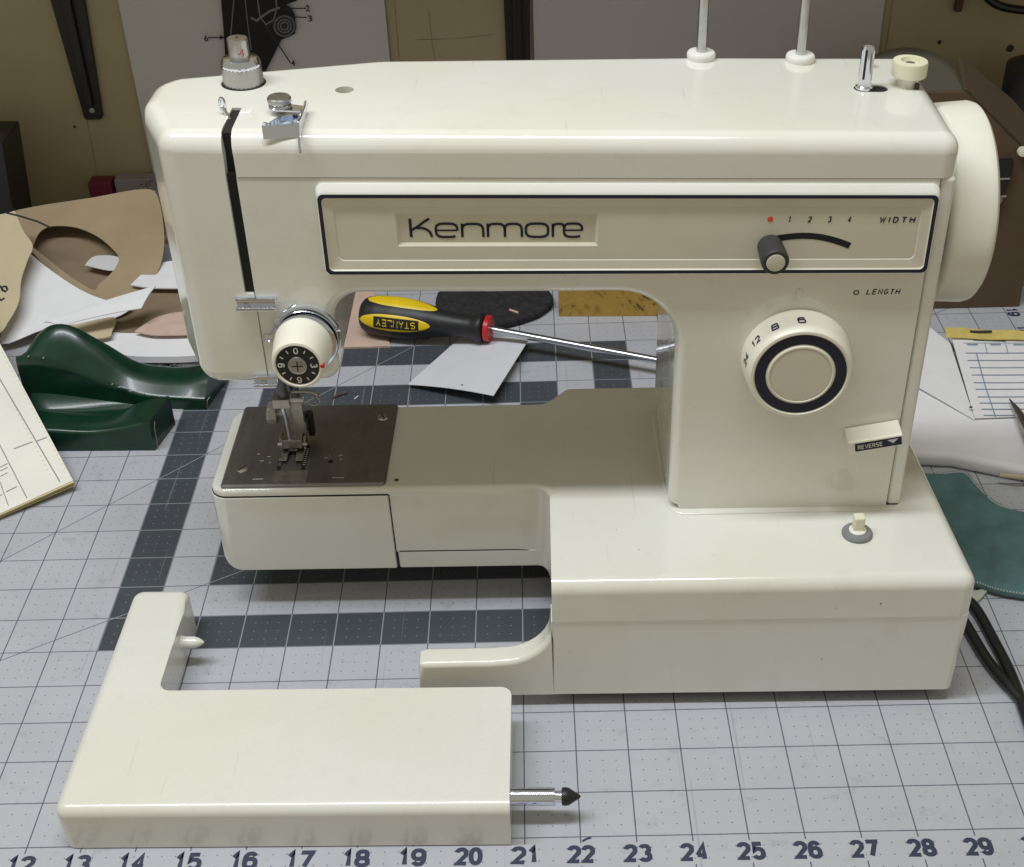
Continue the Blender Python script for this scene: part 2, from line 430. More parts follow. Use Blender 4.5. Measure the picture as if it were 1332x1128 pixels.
def glyph(ch, p=.85):
    e = lambda *a: sell(*a, 16, p)
    six = [e(.5, .31, .5, .31, 0, 360), e(.5, .5, .5, .5, 35, 180)+_v((0, .31))]
    return {'0': [e(.5, .5, .5, .5, 0, 360)], '1': [_v((.1, .74), (.55, .97), (.6, 1), (.6, 0))],
            '2': [e(.5, .72, .48, .28, 170, -30)+_v((.05, .0), (1, 0))],
            '3': [e(.5, .75, .44, .25, 155, -90), e(.5, .25, .5, .25, 90, -155)], '4': [_v((.74, 0), (.74, 1), (.06, .27)), _v((.0, .27), (1, .27))],
            '5': [_v((.92, 1), (.17, 1))+e(.5, .32, .5, .32, 140, -155)], '6': six,
            '7': [_v((0, 1), (1, 1), (.38, 0))], '8': [e(.5, .755, .43, .245, 0, 360), e(.5, .26, .5, .26, 0, 360)],
            '9': [[Vector((1-q.x, 1-q.y)) for q in L] for L in six],
            'W': [_v((0, 1), (.26, 0), (.5, .85), (.74, 0), (1, 1))], 'I': [_v((.5, 0), (.5, 1))],
            'D': [_v((0, 0), (0, 1))+e(.35, .5, .65, .5, 90, -90)+_v((0.02, 0))], 'T': [_v((0, 1), (1, 1)), _v((.5, 1), (.5, 0))],
            'H': [_v((0, 0), (0, 1)), _v((1, 0), (1, 1)), _v((0, .52), (1, .52))], 'L': [_v((0, 1), (0, 0), (1, 0))],
            'E': [_v((1, 1), (0, 1), (0, 0), (1, 0)), _v((0, .52), (.85, .52))], 'N': [_v((0, 0), (0, 1), (1, 0), (1, 1))],
            'G': [e(.5, .5, .5, .5, 40, 340)+_v((1, .45), (.55, .45))], 'R': [_v((0, 0), (0, 1))+e(.5, .75, .5, .25, 90, -90)+_v((0, .5)), _v((.5, .5), (1, 0))],
            'V': [_v((0, 1), (.5, 0), (1, 1))], 'S': [e(.5, .75, .48, .25, 30, 270)+e(.5, .25, .5, .25, 90, -150)],
            'A': [_v((0, 0), (.5, 1), (1, 0)), _v((.2, .33), (.8, .33))], 'Y': [_v((0, 1), (.5, .45), (1, 1)), _v((.5, .45), (.5, 0))]}[ch]
def stroke_text(s, width, height, f3, wt, gap=.35, depth=.004, slant=0, p=.85):
    """plain lettering built from strokes of width wt, fitted to width x height"""
    ws_ = [.12 if c == 'I' else .62 if c == '1' else 1.15 if c == 'W' else 1 for c in s]
    tot = sum(ws_)+gap*(len(s)-1); k = (width-wt)/tot; x = wt/2; b = bmesh.new(); hh = height-wt
    for i, (c, w_) in enumerate(zip(s, ws_)):
        for j, L in enumerate(glyph(c, p)):
            lift = depth+.0012*j
            cl_ = (L[0]-L[-1]).length < 1e-4; pts = [Vector((x+q.x*w_*k+slant*(q.y*hh), wt/2+q.y*hh)) for q in (L[:-1] if cl_ else L)]
            ribbon2(pts, wt, b, f3, lift, cl_)
        x += (w_+gap)*k
    return b
def boolean(bma, bmb, op='DIFFERENCE'):
    obs = []
    for b in (bma, bmb):
        bmesh.ops.recalc_face_normals(b, faces=b.faces)
        me = bpy.data.meshes.new('b'); b.to_mesh(me); b.free()
        o = bpy.data.objects.new('b', me); col.objects.link(o); obs.append(o)
    md = obs[0].modifiers.new('b', 'BOOLEAN'); md.object = obs[1]; md.operation = op; md.solver = 'EXACT'
    bpy.context.view_layer.update()
    me = bpy.data.meshes.new_from_object(obs[0].evaluated_get(bpy.context.evaluated_depsgraph_get()))
    bm = bmesh.new(); bm.from_mesh(me)
    for o in obs:
        m_ = o.data; bpy.data.objects.remove(o); bpy.data.meshes.remove(m_)
    bpy.data.meshes.remove(me)
    return bm
def dupobj(o, parent=None):
    c = o.copy(); col.objects.link(c)
    if parent is not None: c.parent = parent
    return c

# ------------------------------------------------------------------ setting: bench, wall, shelf
struct(finish('workbench_top', box(-14, 60, -22, 26, -2.2, -.09), 'tan2'))
wall = struct(finish('wall', box(-40, 80, 26, 27, -3, 40), 'wall', origin=(0, 26, 0)))
sh = thing('wall_shelf', 'wall shelf on black steel brackets above the back of the bench', 'shelf', (21, 26, 15))
finish('board', box(-30, 66, 17.5, 25.98, 15.0, 15.7, .05), 'tan2', sh)
def bracket(x, zb, wt, wb):
    # pressed steel arm: wide at the top, tapering to a rounded foot screwed to the wall
    poly = rpoly([(x-wb/2, zb, .12), (x+wb/2, zb, .12), (x+wt/2+.02, 15.0, 0), (x-wt/2, 15.0, 0)])
    o = finish('bracket', bevall(prism(poly, 25.80, 25.995, 'y'), .03, 2), 'iron', sh)
    b = prism([(x-.12, zb+.5), (x+.12, zb+.5), (x+.2, 15.0), (x-.2, 15.0)], 25.62, 25.81, 'y')
    finish('bracket_rib', bevall(b, .05, 3), 'iron', o)
    finish('screw', lathe([(0, .1), (.03, .09), (.04, 0)], (x+.02, 25.805, zb+.32), (0, -1, 0), 14), 'dull_steel', o)
    b = prism([(x-wt/2, 14.6), (x+wt/2, 14.6), (x+wt/2, 14.99), (x-wt/2, 14.99)], 18.5, 25.7, 'y')
    finish('bracket_arm', bevall(b, .04, 2), 'iron', o)
bracket(7.32, 3.5, 1.9, .60)
bracket(21.13, 3.3, 1.02, .70)
# wall print and dirt: fine pencil lines and a crack, nail holes
for n_, pts, wd in (('wall_crack', [(7.20, 8.4), (7.1, 5), (7.02, 3), (6.93, .2)], .03),
                    ('wall_crack', [(17.35, 8.4), (17.36, 6), (17.34, 2)], .04),
                    ('wall_crack', [(18.4, 6.7), (18.44, 5.6), (18.55, 4.6)], .03),
                    ('wall_crack', [(17.9, 5.75), (19.2, 5.75), (20.4, 5.85)], .025),
                    ('wall_crack', [(32.75, 9), (32.72, 2)], .05)):
    b = bmesh.new(); ribbon2([Vector((q.x, q.y)) for q in smooth_path([(p[0], p[1], 0) for p in pts], 4)], wd, b, lambda x, y, h: (x, 25.998-h, y), .004)
    finish(n_, b, 'pencil_mark', wall, smooth=0)
for n_, px, py, r in (('nail_hole', 1314, 63, .12), ('nail_hole', 97, 165, .05), ('nail_hole', 20, 170, .05), ('nail_hole', 1222, 55, .07), ('nail_hole', 380, 70, .04)):
    q = atY(px, py, 25.99)
    finish(n_, lathe([(0, r), (.006, r*.8), (.008, 0)], q, (0, -1, 0), 12), 'wall_dirt', wall)

# paper sheets pinned to the wall
def wall_sheet(x0, x1, z0, z1, label, sk=0.0, lift=.03):
    b = bmesh.new(); N = 14; top = []
    for j in range(9):
        row = []
        for i in range(N):
            u = i/(N-1); v = j/8
            y = 25.985-lift-.10*(1-v)*abs(u-.5)*2*.8 - .02*math.sin(7*u+3*v)
            row.append(b.verts.new((x0+(x1-x0)*u+sk*(1-v)*(1 if u > .5 else .6), y, z0+(z1-z0)*v)))
        top.append(row)
    for j in range(8):
        for i in range(N-1): b.faces.new((top[j][i], top[j][i+1], top[j+1][i+1], top[j+1][i]))
    r = b.normal_update(); bmesh.ops.solidify(b, geom=b.faces[:], thickness=.012)
    return tag(finish('pinned_sheet', b, 'wall_paper', wn=False), label, 'paper')
ws1 = wall_sheet(8.82, 17.0, .6, 12, 'grey white sheet with a dark threading diagram on the wall', .12)
ws2 = wall_sheet(21.62, 32.45, .9, 12, 'blank grey white sheet on the wall behind the spool pins', .05)
# the dark threading diagram printed on the first sheet (flat print)
def wp(px, py, y=25.83): q = atY(px, py, y); return (q.x, q.z)
def wall_print(name, poly, y=25.83, mat='ink'):
    b = prism([wp(*p, y) for p in poly], y, y+.004, 'y')
    return finish(name, b, mat, ws1, smooth=0)
wall_print('diagram_silhouette', [(284, -40), (290, 30), (297, 130), (342, 130), (346, 92), (366, 52), (384, 44), (384, 20), (378, 10), (372, 6), (384, 2), (420, -20), (440, -50)], mat='matte_black')
def circ(cx, cy, r, n=28, ky=1.0): return [(cx+r*math.cos(2*math.pi*k/n), cy+r*ky*math.sin(2*math.pi*k/n)) for k in range(n)]
def wall_line(pts, wd, mat='ink', y=25.826, closed=False):
    b = bmesh.new(); ribbon2([Vector(wp(*p, y)) for p in pts], wd, b, lambda x, z, h: (x, y-h, z), .003, closed)
    return finish('diagram_line', b, mat, ws1, smooth=0)
wall_print('diagram_dial', circ(370, 34, 15.5), 25.826, 'black')
for r_, m_ in ((13, 'dull_print'), (8.5, 'dull_print'), (5, 'dull_print')):
    wall_line(circ(370, 34, r_), .035, m_, 25.823, True)
wall_line([(306, -20), (300, 46), (303, 62)], .035, 'dull_print', 25.823)
wall_line([(317, -20), (322, 30), (327, 66)], .03, 'dull_print', 25.823)
wall_line([(334, -10), (338, 22), (346, 32), (356, 26), (360, 10), (358, -10)], .04, 'dull_print', 25.823)
wall_line([(326, 23), (334, 27), (340, 22), (352, 14), (364, 10)], .07, 'dull_print', 25.822)
wall_line([(371, 11), (398, 11)], .035); wall_line([(366, 21), (399, 23)], .035); wall_line([(346, 34), (378, 82)], .04)
wall_line([(270, 49), (291, 49)], .035); wall_print('diagram_arrowhead', [(286, 46), (293, 49), (286, 52)])
for s_, px, py in (('2', 398, 15), ('3', 401, 28), ('4', 379, 86), ('6', 266, 54)):
    x, z = wp(px, py); finish('diagram_numeral', text_bm(s_, .13, .19, lambda a, c, h, x=x, z=z: (x+a, 25.826-h, z+c), .02), 'ink', ws1, smooth=0)

# ------------------------------------------------------------------ the cutting mat
mt = finish('cutting_mat', bevall(prism(rpoly([(-.8, -1.7, .3), (36.8, -1.7, .3), (36.8, 23.8, .3), (-.8, 23.8, .3)]), -.09, 0), .02, 2), 'mat', origin=(0, -1, 0))
# object origin sits at the print's zero point, (0,-1)
tag(mt, 'grey cutting mat printed with an inch grid and dark square bands', 'cutting mat')
for k in range(11, 32):
    s_ = str(k); wd = .50
    finish('numeral', stroke_text(s_, wd if s_ != '11' else .36, .385, lambda a, c, h, k=k, wd=wd: (k-wd/2+a, -.565+c, .001+h), .088, .52, .002), 'navy_print', mt, smooth=0)
for k in (18, 19, 20):
    finish('numeral', stroke_text(str(k), .46, .36, lambda a, c, h, k=k: (35.02+c, k-1.25+.48-a, .001+h), .08, .5, .002), 'navy_print', mt, smooth=0)
# a pen mark and two scuffs on the print
b = bmesh.new(); ribbon2([Vector((22.03, -.10)), Vector((22.10, -.05)), Vector((22.19, -.02))], .045, b, lambda x, y, h: (x, y, .001+h), .002)
finish('pen_mark', b, 'navy_print', mt, smooth=0)

# ------------------------------------------------------------------ the sewing machine
TH = R(-.7)
sm = thing('sewing_machine', 'cream enamelled free arm sewing machine standing on the cutting mat', 'sewing machine', (25.5, 5, 0), TH)
YF = 5.27                                                   # front face of head and pillar
def HS(v):                                                  # the arm rises slightly towards the needle end
    k = min(max((v.z-3.2)/7, 0), 1.15)
    return Vector((v.x, v.y, v.z + .0265*(28.4-v.x)*k))
def hz(x, z):                                               # height on the front face -> height before that rise
    z -= .42*math.tan(-TH)*(25.5-x)
    c = .0265*(28.4-x)/7
    return (z + c*3.2)/(1+c)
def F3(x0, z0, y, rot=0, sx=1):                             # lettering frame on a vertical front face
    cr, sr = math.cos(rot), math.sin(rot)
    return lambda a, c, h: (x0+a*cr-c*sr, y-h, z0+a*sr+c*cr)

# --- base
plan = rpoly([(21.62, 3.12, 0), (29.50, 3.12, .0), (29.18, 9.76, .32), (22.05, 9.76, .25), (21.55, 9.16, .35), (14.62, 9.16, .42), (14.62, 6.15, .36), (21.62, 6.15, .36)], 7)
bm = prism(plan, 2.275, 3.2)
isz = lambda z: (lambda a, b: abs(a.z-z) < 1e-4 and abs(b.z-z) < 1e-4)
bev(bm, lambda a, b, e: isz(3.2)(a, b) and sharp(e) and (abs(a.y-3.12)+abs(b.y-3.12) < .01 or (a.x > 29.1 and b.x > 29.1)) or (a.x > 29.49 and b.x > 29.49), .27, 7)
bev(bm, lambda a, b, e: isz(3.2)(a, b) and sharp(e, 40) and min(a.y, b.y) > 3.5, .09, 4)
finish('bed', bm, 'cream', sm, smooth=40)
ap = rpoly([(21.9, 5.2, 0), (21.9, 9.16, 0), (14.62, 9.16, .42), (14.62, 6.15, .36), (21.62, 6.15, .36), (21.62, 5.2, 0)], 7)
bm = prism(ap, 1.08, 2.275)
bm = boolean(bm, prism(rpoly([(14.612, 1.08, .5), (23, 1.08, 0), (23, 3, 0), (14.4, 3, 0)], 8), 4, 11, 'y'), 'INTERSECT')
finish('free_arm', bm, 'cream', sm, smooth=40)
low = rpoly([(21.632, 3.134, .0), (29.488, 3.134, .16), (29.18, 9.77, .25), (21.7, 9.77, .25)], 5)
b = prism(low, .32, 2.276)
bev(b, lambda a, b_, e: isz(2.276)(a, b_) and sharp(e), .014, 2)
for v in b.verts:                                            # the sides draw in slightly towards the bottom
    if v.co.z < 1 and v.co.x > 25: v.co.x -= .04
finish('base_housing', b, 'cream', sm)
finish('base_pan', box(21.8, 29.2, 3.25, 9.6, .18, .33, .03), 'matte_black', sm)
for fx, fy in ((22.3, 3.8), (28.7, 3.8), (22.3, 9.1), (28.6, 9.1)):
    finish('foot', lathe([(0, .32), (.12, .36), (.2, .36)], (fx, fy, 0), (0, 0, 1), 20), 'rubber', sm)
# front skirt: low tongue reaching left, sweeping up into the base corner
pr_ = [(19.0, .32), (21.63, .32), (21.63, 2.27), (21.6, 2.27)]
c0 = (20.62, 2.2); 
for k in range(11):
    t = R(-4-k*8.6); pr_.append((c0[0]+.98*math.cos(t), c0[1]+.98*math.sin(t)*1.0))
pr_ += [(20.4, 1.2), (19.15, 1.19), (19.03, 1.15), (19.0, 1.03)]
bm = prism([Vector(p) for p in pr_], 3.128, 3.62, 'y')
bev(bm, lambda a, b, e: sharp(e, 40) and min(a.z, b.z) > .5 and max(a.x, b.x) < 21.59 and abs(a.y-b.y) < .01, .11, 4)
finish('skirt_tongue', bm, 'cream', sm, smooth=40)
# --- free arm details
door = rpoly([(14.60, 9.0, .3), (14.60, 6.13, .36), (18.30, 6.13, .02), (18.30, 6.6, 0), (15.2, 6.6, 0), (15.2, 9.0, 0)], 7)
bm = prism(door, 1.07, 3.02)
for v in bm.verts:
    if v.co.x > 18.2: v.co.x += (3.02-v.co.z)*.018
bev(bm, lambda a, b, e: isz(3.02)(a, b) and sharp(e) and (max(a.y, b.y) < 6.5 or max(a.x, b.x) < 15.1), .035, 3)
bm = boolean(bm, prism(rpoly([(14.596, 1.07, .52), (19, 1.07, 0), (19, 4, 0), (14.4, 4, 0)], 9), 4, 11, 'y'), 'INTERSECT')
finish('bobbin_door', bm, 'cream', sm, smooth=40)
finish('door_gap', prism(rpoly([(14.612, 8.9, .2), (14.612, 6.142, .36), (18.31, 6.142, 0), (18.31, 6.6, 0)], 7), 3.015, 3.05), 'matte_black', sm)
b = bmesh.new(); ribbon2([Vector((18.322, 3.03)), Vector((18.336, 2.2)), Vector((18.352, 1.45))], .022, b, lambda x, z, h: (x, 6.149-h, z), .012); finish('door_gap', b, 'matte_black', sm, smooth=0)
b = bmesh.new(); ribbon2([Vector((18.365, 1.5)), Vector((18.378, 1.08))], .055, b, lambda x, z, h: (x, 6.149-h, z), .012); finish('door_gap', b, 'matte_black', sm, smooth=0)
b = prism(rpoly([(18.42, 1.07, .02), (21.60, 1.07, 0), (21.60, 1.20, 0), (21.42, 1.50, .25), (18.42, 1.50, .02)], 5), 6.135, 6.3, 'y')
finish('underside_strip', bevall(b, .015, 2), 'cream', sm)
b = bmesh.new(); ribbon2([Vector(p) for p in [(18.42, 1.515), (20.9, 1.515), (21.15, 1.49), (21.33, 1.40), (21.45, 1.25)]], .018, b, lambda x, z, h: (x, 6.149-h, z), .01); finish('strip_gap', b, 'navy', sm, smooth=0)
# curved web between the underside and the base wall
b = prism([(20.98, 1.22), (21.62, 1.22), (21.62, .55), (21.60, .70), (21.55, .86), (21.44, 1.02), (21.28, 1.13), (21.12, 1.18)], 6.2, 9.0, 'y')
finish('underside_web', b, 'cream', sm)
finish('oil_hole', lathe([(0, .05), (.006, .045), (.008, 0)], (18.47, 6.42, 3.2), (0, 0, 1), 16), 'rust', sm)
# needle plate
pp = rpoly([(14.86, 6.22, .06), (18.26, 6.22, .12), (18.29, 9.14, .08), (14.86, 9.14, .08)], 5)
bm = prism(pp, 3.202, 3.275)
bev(bm, lambda a, b, e: isz(3.275)(a, b) and sharp(e), .035, 1)
npl = finish('needle_plate', bm, 'plate', sm, smooth=30)
for x0, x1, y0, y1 in ((15.95, 16.03, 6.72, 7.6), (16.46, 16.54, 6.72, 7.6), (16.14, 16.36, 7.25, 7.34)):
    finish('feed_slot', box(x0, x1, y0, y1, 3.2752, 3.2765), 'matte_black', npl)
finish('plate_hole', lathe([(0, .06), (.001, .058), (.0012, 0)], (17.05, 7.0, 3.2755), (0, 0, 1), 14), 'matte_black', npl)
finish('slide', box(15.90, 16.62, 6.27, 6.70, 3.2757, 3.277), 'dull_steel', npl)
for x, y, a in ((15.22, 6.80, .9), (18.0, 8.6, 1.9)):
    s_ = finish('plate_screw', lathe([(0, .13), (.012, .125), (.022, .10), (.026, 0)], (x, y, 3.272), (0, 0, 1), 20), 'steel', npl)
    dx, dy = math.cos(a)*.11, math.sin(a)*.11
    b = bmesh.new(); ribbon2([Vector((x-dx, y-dy)), Vector((x+dx, y+dy))], .03, b, lambda x, y, h: (x, y, 3.296+h), .002); finish('screw_slot', b, 'matte_black', s_, smooth=0)
for x0, y0, ln in ((15.5, 6.42, .22), (17.15, 6.42, .24), (15.45, 7.3, .06), (15.55, 7.05, .08), (15.68, 7.2, .07), (15.75, 6.98, .05), (16.9, 7.12, .08), (17.2, 7.2, .08), (17.22, 7.06, .06)):
    finish('engraved_mark', box(x0, x0+ln, y0, y0+.018, 3.2755, 3.2775), 'silver_print', npl)
for s_, x, y in (('3', 15.5, 7.02), ('8', 15.72, 7.08), ('5', 15.62, 7.24), ('3', 16.96, 7.14), ('5', 17.18, 7.12)):
    finish('engraved_numeral', text_bm(s_, .06, .1, lambda a, c, h, x=x, y=y: (x+a, y+c, 3.276+h), .0, .001), 'steel', npl, smooth=0)
# feed dog teeth
for x in (15.99, 16.50):
    b = bmesh.new()
    for k in range(9): prism([(6.85+k*.07, 3.2), (6.92+k*.07, 3.2), (6.90+k*.07, 3.285)], x-.028, x+.028, 'x', b)
    finish('feed_dog', b, 'steel', sm, smooth=0)
# base push button
bt = finish('light_switch', lathe([(0, .29), (.05, .29), (.09, .26), (.10, .17), (.07, .165), (.07, 0)], (27.5, 4.45, 3.2), (0, 0, 1), 40), 'grey_pl', sm)
finish('switch_collar', lathe([(0, .165), (.10, .165), (.12, .14), (.12, 0)], (27.5, 4.45, 3.22), (0, 0, 1), 28), 'white_pl', bt)
finish('switch_toggle', bevall(prism(rpoly([(27.40, 4.37, .04), (27.61, 4.37, .04), (27.61, 4.57, .04), (27.40, 4.57, .04)], 3), 3.3, 3.64), .03, 3), 'yellowed', bt)

for x, y, z, d, r in ((27.75, 3.12, 2.62, (0, -1, 0), .02), (29.2, 3.13, 2.5, (0, -1, 0), .016), (23.3, 4.1, 3.2, (0, 0, 1), .013), (22.9, 4.7, 3.2, (0, 0, 1), .01), (24.7, 3.9, 3.2, (0, 0, 1), .009), (26.8, 3.13, 1.2, (0, -1, 0), .011)):
    finish('paint_chip', lathe([(0, r), (.003, r*.8), (.004, 0)], (x, y, z), d, 7), 'rust', sm)
# --- arm body: inverted U
AT = 10.17
prof = rpoly([(16.46, 6.25, 0), (17.78, 6.25, .30), (17.78, 8.0, .55), (23.95, 8.0, 1.05), (23.95, 3.235, .24), (28.22, 3.235, 0), (28.22, AT, 0), (16.46, AT, 0)], 9)
bm = prism(prof, YF, 8.85, 'y')
bev(bm, lambda a, b, e: abs(a.y-YF) < 1e-4 and abs(b.y-YF) < 1e-4 and max(a.z, b.z) < 10.1 and max(a.x, b.x) < 28.15 and not (max(a.x, b.x) < 16.47) and not (max(a.z, b.z) < 3.24), .20, 6)
arm = finish('arm_body', bm, 'cream', sm, xf=HS, smooth=40)
b = box(28.245, 28.50, YF+.02, 8.85, 3.235, AT+.012, .07, 4); finish('end_cover', b, 'cream', sm, xf=HS)
b = prism(rpoly([(24.25, YF+.02, .2), (28.47, YF+.03, .05), (28.47, 8.8, .1), (24.0, 8.8, .1)], 5), 3.19, 3.255); finish('pillar_gap', b, 'matte_black', sm)
b = prism(rpoly([(23.92, 5.10, .4), (28.62, 5.16, .25), (28.62, 9.0, .3), (23.85, 9.0, .5)], 6), 3.19, 3.236)
finish('pillar_flange', bev(b, lambda a, b_, e: isz(3.236)(a, b_) and sharp(e), .04, 4), 'cream', sm)
# --- top cover with the needle-end face, one shell
LT = 10.90
Lp = prism([(14.5, 6.18), (16.445, 6.18), (16.445, AT+.015), (28.52, AT+.015), (28.52, LT), (14.5, LT)], 4.5, 9.9, 'y')
pl = prism([(15.28, YF-.012), (28.52, YF-.012), (28.52, 9.22), (24.5, 9.22), (18.6, 8.98), (14.92, 8.02), (14.62, 7.6), (14.62, 6.7)], 5.5, 12)
bm = boolean(Lp, pl, 'INTERSECT')
bmesh.ops.remove_doubles(bm, verts=bm.verts, dist=1e-4)
inner = lambda a, b: (abs(a.x-16.445) < 1e-3 and abs(b.x-16.445) < 1e-3) or (abs(a.z-AT-.015) < 1e-3 and abs(b.z-AT-.015) < 1e-3)
bev(bm, lambda a, b, e: sharp(e, 8) and not inner(a, b), .31, 8)
cut = bmesh.new()
prism([(16.285, 8.05), (16.47, 8.05), (16.47, 10.2), (16.47, 10.5), (16.43, 11.5), (16.27, 11.5), (16.30, 10.5), (16.285, 10.2)], 4.5, 6.45, 'y', cut)
lathe([(0, .165), (1.2, .165)], (18.12, 7.30, 10.2), (0, 0, 1), 28, cut)
prism(rpoly([(27.12, 7.28, .17), (27.72, 7.28, .17), (27.72, 7.62, .17), (27.12, 7.62, .17)], 6), 10.45, 11.5, bm=cut)
lathe([(0, .10), (1.2, .10)], (27.70, 8.55, 10.3), (0, 0, 1), 20, cut)
lathe([(0, .40), (.6, .40)], (16.28, 7.62, 10.62), (0, 0, 1), 36, cut)
bm = boolean(bm, cut)
top = finish('top_cover', bm, 'cream', sm, xf=HS, smooth=32)
finish('winder_slot_floor', box(27.0, 27.85, 7.2, 7.7, 10.42, 10.88), 'matte_black', top, xf=HS)
finish('take_up_slot', box(16.2, 16.455, YF+.07, 5.9, 8.0, 10.2), 'matte_black', top, xf=HS)
finish('take_up_slot', box(16.18, 16.5, YF+.19, 6.44, 10.19, 10.86), 'matte_black', top, xf=HS)
finish('bar_recess', lathe([(0, .41), (.02, .41), (.02, 0)], (16.28, 7.62, 10.63), (0, 0, 1), 30), 'matte_black', top, xf=HS)
# liner so the seam between cover and body reads as a fine dark gap
finish('cover_gap', box(16.45, 28.2, YF+.02, 8.7, AT-.01, AT+.03), 'matte_black', sm, xf=HS)
b = bmesh.new(); ribbon2([Vector((16.452, 8.1)), Vector((16.452, 6.3))], .018, b, lambda x, z, h: (x, YF-.001-h, z), .004); finish('cover_gap', b, 'grey_pl', sm, xf=HS, smooth=0)

# --- decorative panel
def rr(x0, x1, z0, z1, r): return rpoly([(x0, z0, r), (x1, z0, r), (x1, z1, r), (x0, z1, r)], 5)
PX0, PX1, PZ0, PZ1 = 17.80, 28.20, 8.49, 9.95
loops = []
bm = bmesh.new()
def loop(ins, y, r, zt=0): return [bm.verts.new((p.x, y, p.y)) for p in rr(PX0+ins, PX1-ins, PZ0+ins, PZ1-ins+zt, r)]
seq = [loop(-.04, YF+.05, .14, .10), loop(-.04, YF-.05, .14, .10), loop(-.02, YF-.14, .12, .03), loop(0, YF-.155, .10)]
for A, B in zip(seq, seq[1:]):
    for i in range(len(A)): bm.faces.new((A[i], A[(i+1) % len(A)], B[(i+1) % len(A)], B[i]))
panel = finish('trim_panel', bm, 'cream', sm, xf=HS, smooth=30)
bm = bmesh.new(); A = loop(0, YF-.155, .10); B = loop(.065, YF-.155, .08)
for i in range(len(A)): bm.faces.new((A[i], A[(i+1) % len(A)], B[(i+1) % len(A)], B[i]))
finish('panel_border', bm, 'navy', panel, xf=HS, smooth=0)
bm = bmesh.new(); seq = [loop(.065, YF-.155, .08), loop(.085, YF-.13, .07), loop(.235, YF-.112, .10), loop(.25, YF-.097, .10), loop(.26, YF-.10, .10)]
for A, B in zip(seq, seq[1:]):
    for i in range(len(A)): bm.faces.new((A[i], A[(i+1) % len(A)], B[(i+1) % len(A)], B[i]))
hole = [bm.verts.new((p.x, YF-.10, p.y)) for p in rr(19.08, 22.52, hz(20.8, 9.18), hz(20.8, 9.81), .015)]
ed = [bm.edges.get((seq[-1][i], seq[-1][(i+1) % len(seq[-1])])) for i in range(len(seq[-1]))]
ed += [bm.edges.new((hole[i], hole[(i+1) % len(hole)])) for i in range(len(hole))]
bmesh.ops.triangle_fill(bm, edges=ed, use_beauty=True)
finish('panel_face', bm, 'panel', panel, xf=HS, smooth=25)
yc = YF-.10
# name plate
kx0, kx1 = 19.08, 22.52; kz0, kz1 = hz(20.8, 9.18), hz(20.8, 9.81)
b = bmesh.new()
oA = rr(kx0, kx1, kz0, kz1, .015); oB = rr(kx0+.05, kx1-.05, kz0+.05, kz1-.05, .01)
A = [b.verts.new((p.x, yc+.005, p.y)) for p in rr(kx0+.004, kx1-.004, kz0+.004, kz1-.004, .015)]; A0 = [b.verts.new((p.x, yc, p.y)) for p in oA]; B = [b.verts.new((p.x, yc+.045, p.y)) for p in oB]
for Q, W in ((A0, A), (A, B)):
    for i in range(len(Q)): b.faces.new((Q[i], Q[(i+1) % len(Q)], W[(i+1) % len(Q)], W[i]))
b.faces.new(B)
finish('name_plate', b, 'label', panel, xf=HS, smooth=20)
xh, ch = .245, .335; lw = .044; b = bmesh.new()
kf = F3(19.30, hz(20.8, 9.335), yc+.044)
def st(path, wd=lw): ribbon2([Vector(p) for p in path], wd, b, kf, .006)
def glyph_e(x, wd):
    a = wd/2; st(sell(x+a, xh/2, a, xh/2, 0, 312, 34)); st([(x+.01, xh/2), (x+wd, xh/2)], lw*.7)
x = 0.02
st([(x, 0), (x, ch)], .05); st([Vector((q.x, q.y)) for q in smooth_path([(x, .12, 0), (x+.12, .19, 0), (x+.24, .28, 0), (x+.33, ch, 0)], 4)])
st([Vector((q.x, q.y)) for q in smooth_path([(x+.10, .165, 0), (x+.22, .16, 0), (x+.32, .10, 0), (x+.36, 0, 0)], 4)])
x = .45; glyph_e(x, .37)
x = .90; st([(x, 0), (x, xh)]); st(sell(x+.18, xh*.42, .18, xh*.56, 180, 0, 22) + [Vector((x+.36, 0))])
x = 1.34; st([(x, 0), (x, xh)]); st(sell(x+.145, xh*.42, .145, xh*.56, 180, 0, 20) + [Vector((x+.29, 0))]); st(sell(x+.435, xh*.42, .145, xh*.56, 180, 0, 20) + [Vector((x+.58, 0))])
x = 1.99; st(sell(x+.19, xh/2, .19, xh/2, 0, 360, 44))
x = 2.45; st([(x, 0), (x, xh)]); st(sell(x+.10, xh*.42, .10, xh*.56, 180, 15, 16))
x = 2.64; glyph_e(x, .31)
finish('lettering', b, 'navy', panel, xf=HS, smooth=0)
# width scale
zt = hz(26.3, 9.47)
for i, s_ in enumerate('1234'):
    finish('scale_numeral', stroke_text(s_, .06 if s_ != '1' else .05, .115, F3(25.73+i*.335, zt, yc-.002), .02, .3, .003, .12), 'ink', panel, xf=HS, smooth=0)
finish('scale_dot', lathe([(0, .052), (.006, .048), (.007, 0)], (25.43, yc, zt+.06), (0, -1, 0), 18), 'red_dot', panel, xf=HS)
finish('scale_word', stroke_text('WIDTH', .60, .115, F3(27.27, zt-.01, yc-.002), .022, .95, .003, .14), 'ink', panel, xf=HS, smooth=0)
b = bmesh.new(); pth = []
for k in range(15):
    u = k/14; pth.append(Vector((25.55+1.28*u, hz(26.2, 9.15)+.10*math.sin(math.pi*(u*.85+.05)) - .15*u*u)))
ribbon2(pth, .115, b, lambda x, z, h: (x, yc-h, z), .004)
finish('lever_slot', b, 'matte_black', panel, xf=HS, smooth=0)
kn = finish('width_lever', lathe([(0, .20), (.02, .215), (.40, .235), (.56, .235), (.60, .215), (.605, .17), (.57, .165), (.57, 0)], (25.46, YF-.10, hz(25.5, 9.06)), (.03, -1, -.04), 32), 'dark_grey', sm, xf=HS)
